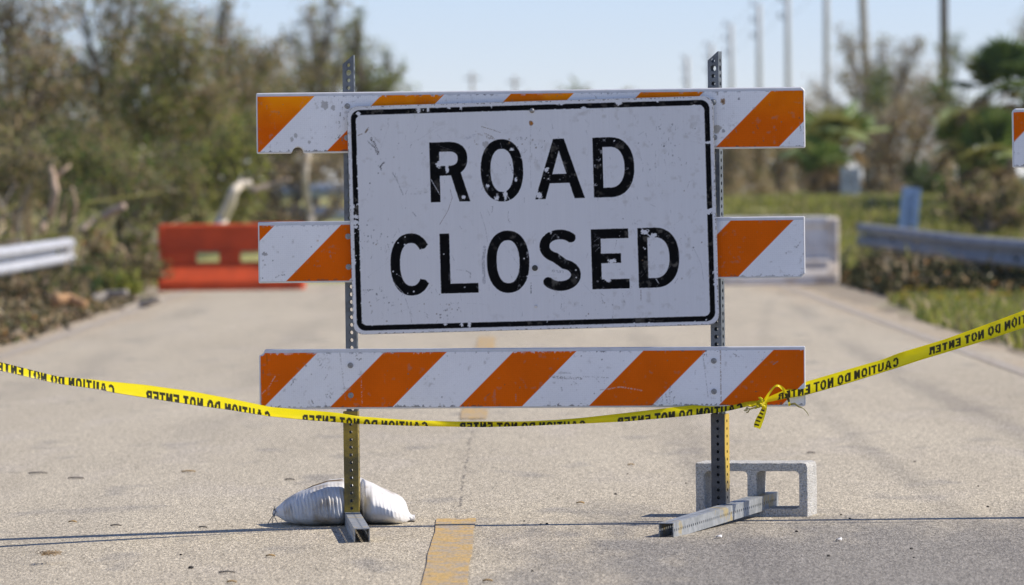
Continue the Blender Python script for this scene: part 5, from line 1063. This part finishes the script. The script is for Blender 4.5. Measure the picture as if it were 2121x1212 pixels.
for k, (x0, x1, y0, y1, lb) in enumerate(((566, 735, 378, 410, 'pale blue panel glimpsed through the brush between two left rails, the upper one'), (570, 735, 427, 458, 'pale blue panel just above the orange barrier, the lower one'))):
    d = 87; a, b = at(x0, y1, d), at(x1, y0, d); root = empty('metal_panel', ((a.x+b.x)/2, d, a.z)); tag(root, lb, 'panel'); W = b.x-a.x; H = b.z-a.z; V = []; n = 40
    for i in range(n+1):
        x = -W/2+W*i/n; y = .012*sin(i*pi/1.5); V += [(x, y, 0), (x, y+.02, H)]
    o = link('sheet', mesh_np('sheet', V, np.array([(2*i, 2*i+2, 2*i+3, 2*i+1) for i in range(n)]), smooth=True), simple('pale blue sheet', (.42, .50, .62), .5, .1, var=.35, scale=2.5), root); m = o.modifiers.new('t', 'SOLIDIFY'); m.thickness = .006
    for x in (-W*.45, 0, W*.45):
        mb = MB(); mb.box(x-.04, x+.04, .06, .12, float(gz(root.location.x, d))-root.location.z-.1, H*.9); mb.build('upright', M_SLEEVE_G, root)
PG = 'utility poles receding along the right of the road'
M_POLE = simple('weathered pole timber', (.40, .365, .31), .9, scale=6, col2=(.30, .27, .23)); M_POLED = simple('shaded pole timber', (.105, .085, .062), .9, scale=6); M_CONC = simple('haze-paled concrete', (.52, .52, .50), .9, var=.1, scale=3); M_INS = simple('porcelain insulator', (.45, .46, .48), .4); M_WIRE = simple('aluminium wire', (.25, .25, .26), .5, .5)  # the dark timber has the nearest pole's shade in its brown
names = ['dark wooden utility pole nearest the camera, standing at the right', 'brown wooden utility pole second from the right', 'grey utility pole third from the right', 'pale utility pole fourth from the right', 'utility pole fifth from the right, its top just inside the frame', 'hazy utility pole sixth from the right', 'faint utility pole beside the right post top', 'faintest visible utility pole, left of the right post top']
px_ = [1955, 1791, 1712, 1632, 1573, 1515, 1474, 1424]; tops = [-290, -165, -100, -40, 8, 50, 92, 118]; pts = []
for k, (x, tp) in enumerate(zip(px_, tops)):
    d = F*14.0/(x-1060.5); t = at(x-1, tp, d); b = at(x+(6 if k == 1 else 2), 420, d); zz = float(gz(b.x, d)); root = empty('utility_pole', (b.x, d, zz)); tag(root, names[k], 'utility pole', PG); T = t-root.location
    r0 = (.155, .19, .165, .17, .18, .19, .21, .24)[k]; mb = MB(); mb.tube([(0, 0, -.4), tuple(T*.35+Vector((.03*(k == 1), 0, 0))), tuple(T*.7-Vector((.10*(k == 1), 0, 0))), tuple(T)], [r0, r0*.95, r0*.86, r0*.76], 12)
    mb.build('pole', M_POLED if k == 0 else M_POLE if k == 1 else M_CONC, root, True)  # concrete of the far poles is paled to stand in for haze
    for q, f in enumerate((.985, .90, .815)):
        c = T*f; mb = MB(); mb.tube([tuple(c), tuple(c+Vector((-.42, 0, .10))), ], [.035, .03], 6); mb.build('bracket', M_SLEEVE_G, root)
        mb = MB(); mb.tube([tuple(c+Vector((-.40, 0, .08+.05*j))) for j in range(7)], [.05, .085, .05, .085, .05, .08, .03], 8); mb.build('insulator', M_INS, root, True)
    pts.append([root.location+T*f+Vector((-.40, 0, .40)) for f in (.985, .90, .815)])
for q in range(3):
    mb = MB()
    for k in range(len(pts)-1):
        a, b = pts[k][q], pts[k+1][q]; mb.tube([tuple(a.lerp(b, t)-Vector((0, 0, 2.2*t*(1-t)))) for t in np.linspace(0, 1, 9)], .009, 4)
    o = mb.build('power_line', M_WIRE); tag(o, ('top power wire strung between the receding utility poles', 'middle power wire strung between the receding utility poles', 'lowest power wire strung between the receding utility poles')[q], 'power line')
for k, (x, tp) in enumerate(((978, 150), (1066, 158))):
    d = 430; t = at(x, tp, d); zz = float(gz(t.x, d)); root = empty('utility_pole', (t.x, d, zz)); tag(root, 'distant pole tip barely showing over the top rail, '+('left one' if k == 0 else 'right one'), 'utility pole'); mb = MB(); T = Vector((0, 0, t.z-zz)); mb.tube([(0, 0, -.3), tuple(T)], [.16, .12], 8); mb.build('pole', M_POLE, root, True)
    mb = MB(); mb.box(-.6, .6, -.06, .06, T.z-.5, T.z-.38); mb.build('crossarm', M_POLE, root)

# ------------------------------------------------------------------ the air
mb = MB(); mb.box(-950, 950, -45, 1010, -1.5, 30); hz = mb.build('haze', None); tag(hz, kind='stuff')
hm = bpy.data.materials.new('haze'); hm.use_nodes = True; t_ = hm.node_tree; t_.nodes.remove(t_.nodes['Principled BSDF'])
pv = t_.nodes.new('ShaderNodeVolumePrincipled'); pv.inputs['Color'].default_value = (.72, .84, .96, 1); pv.inputs['Density'].default_value = .00014
t_.links.new(pv.outputs[0], t_.nodes['Material Output'].inputs['Volume']); hz.data.materials.append(hm); S.cycles.volume_bounces = 0
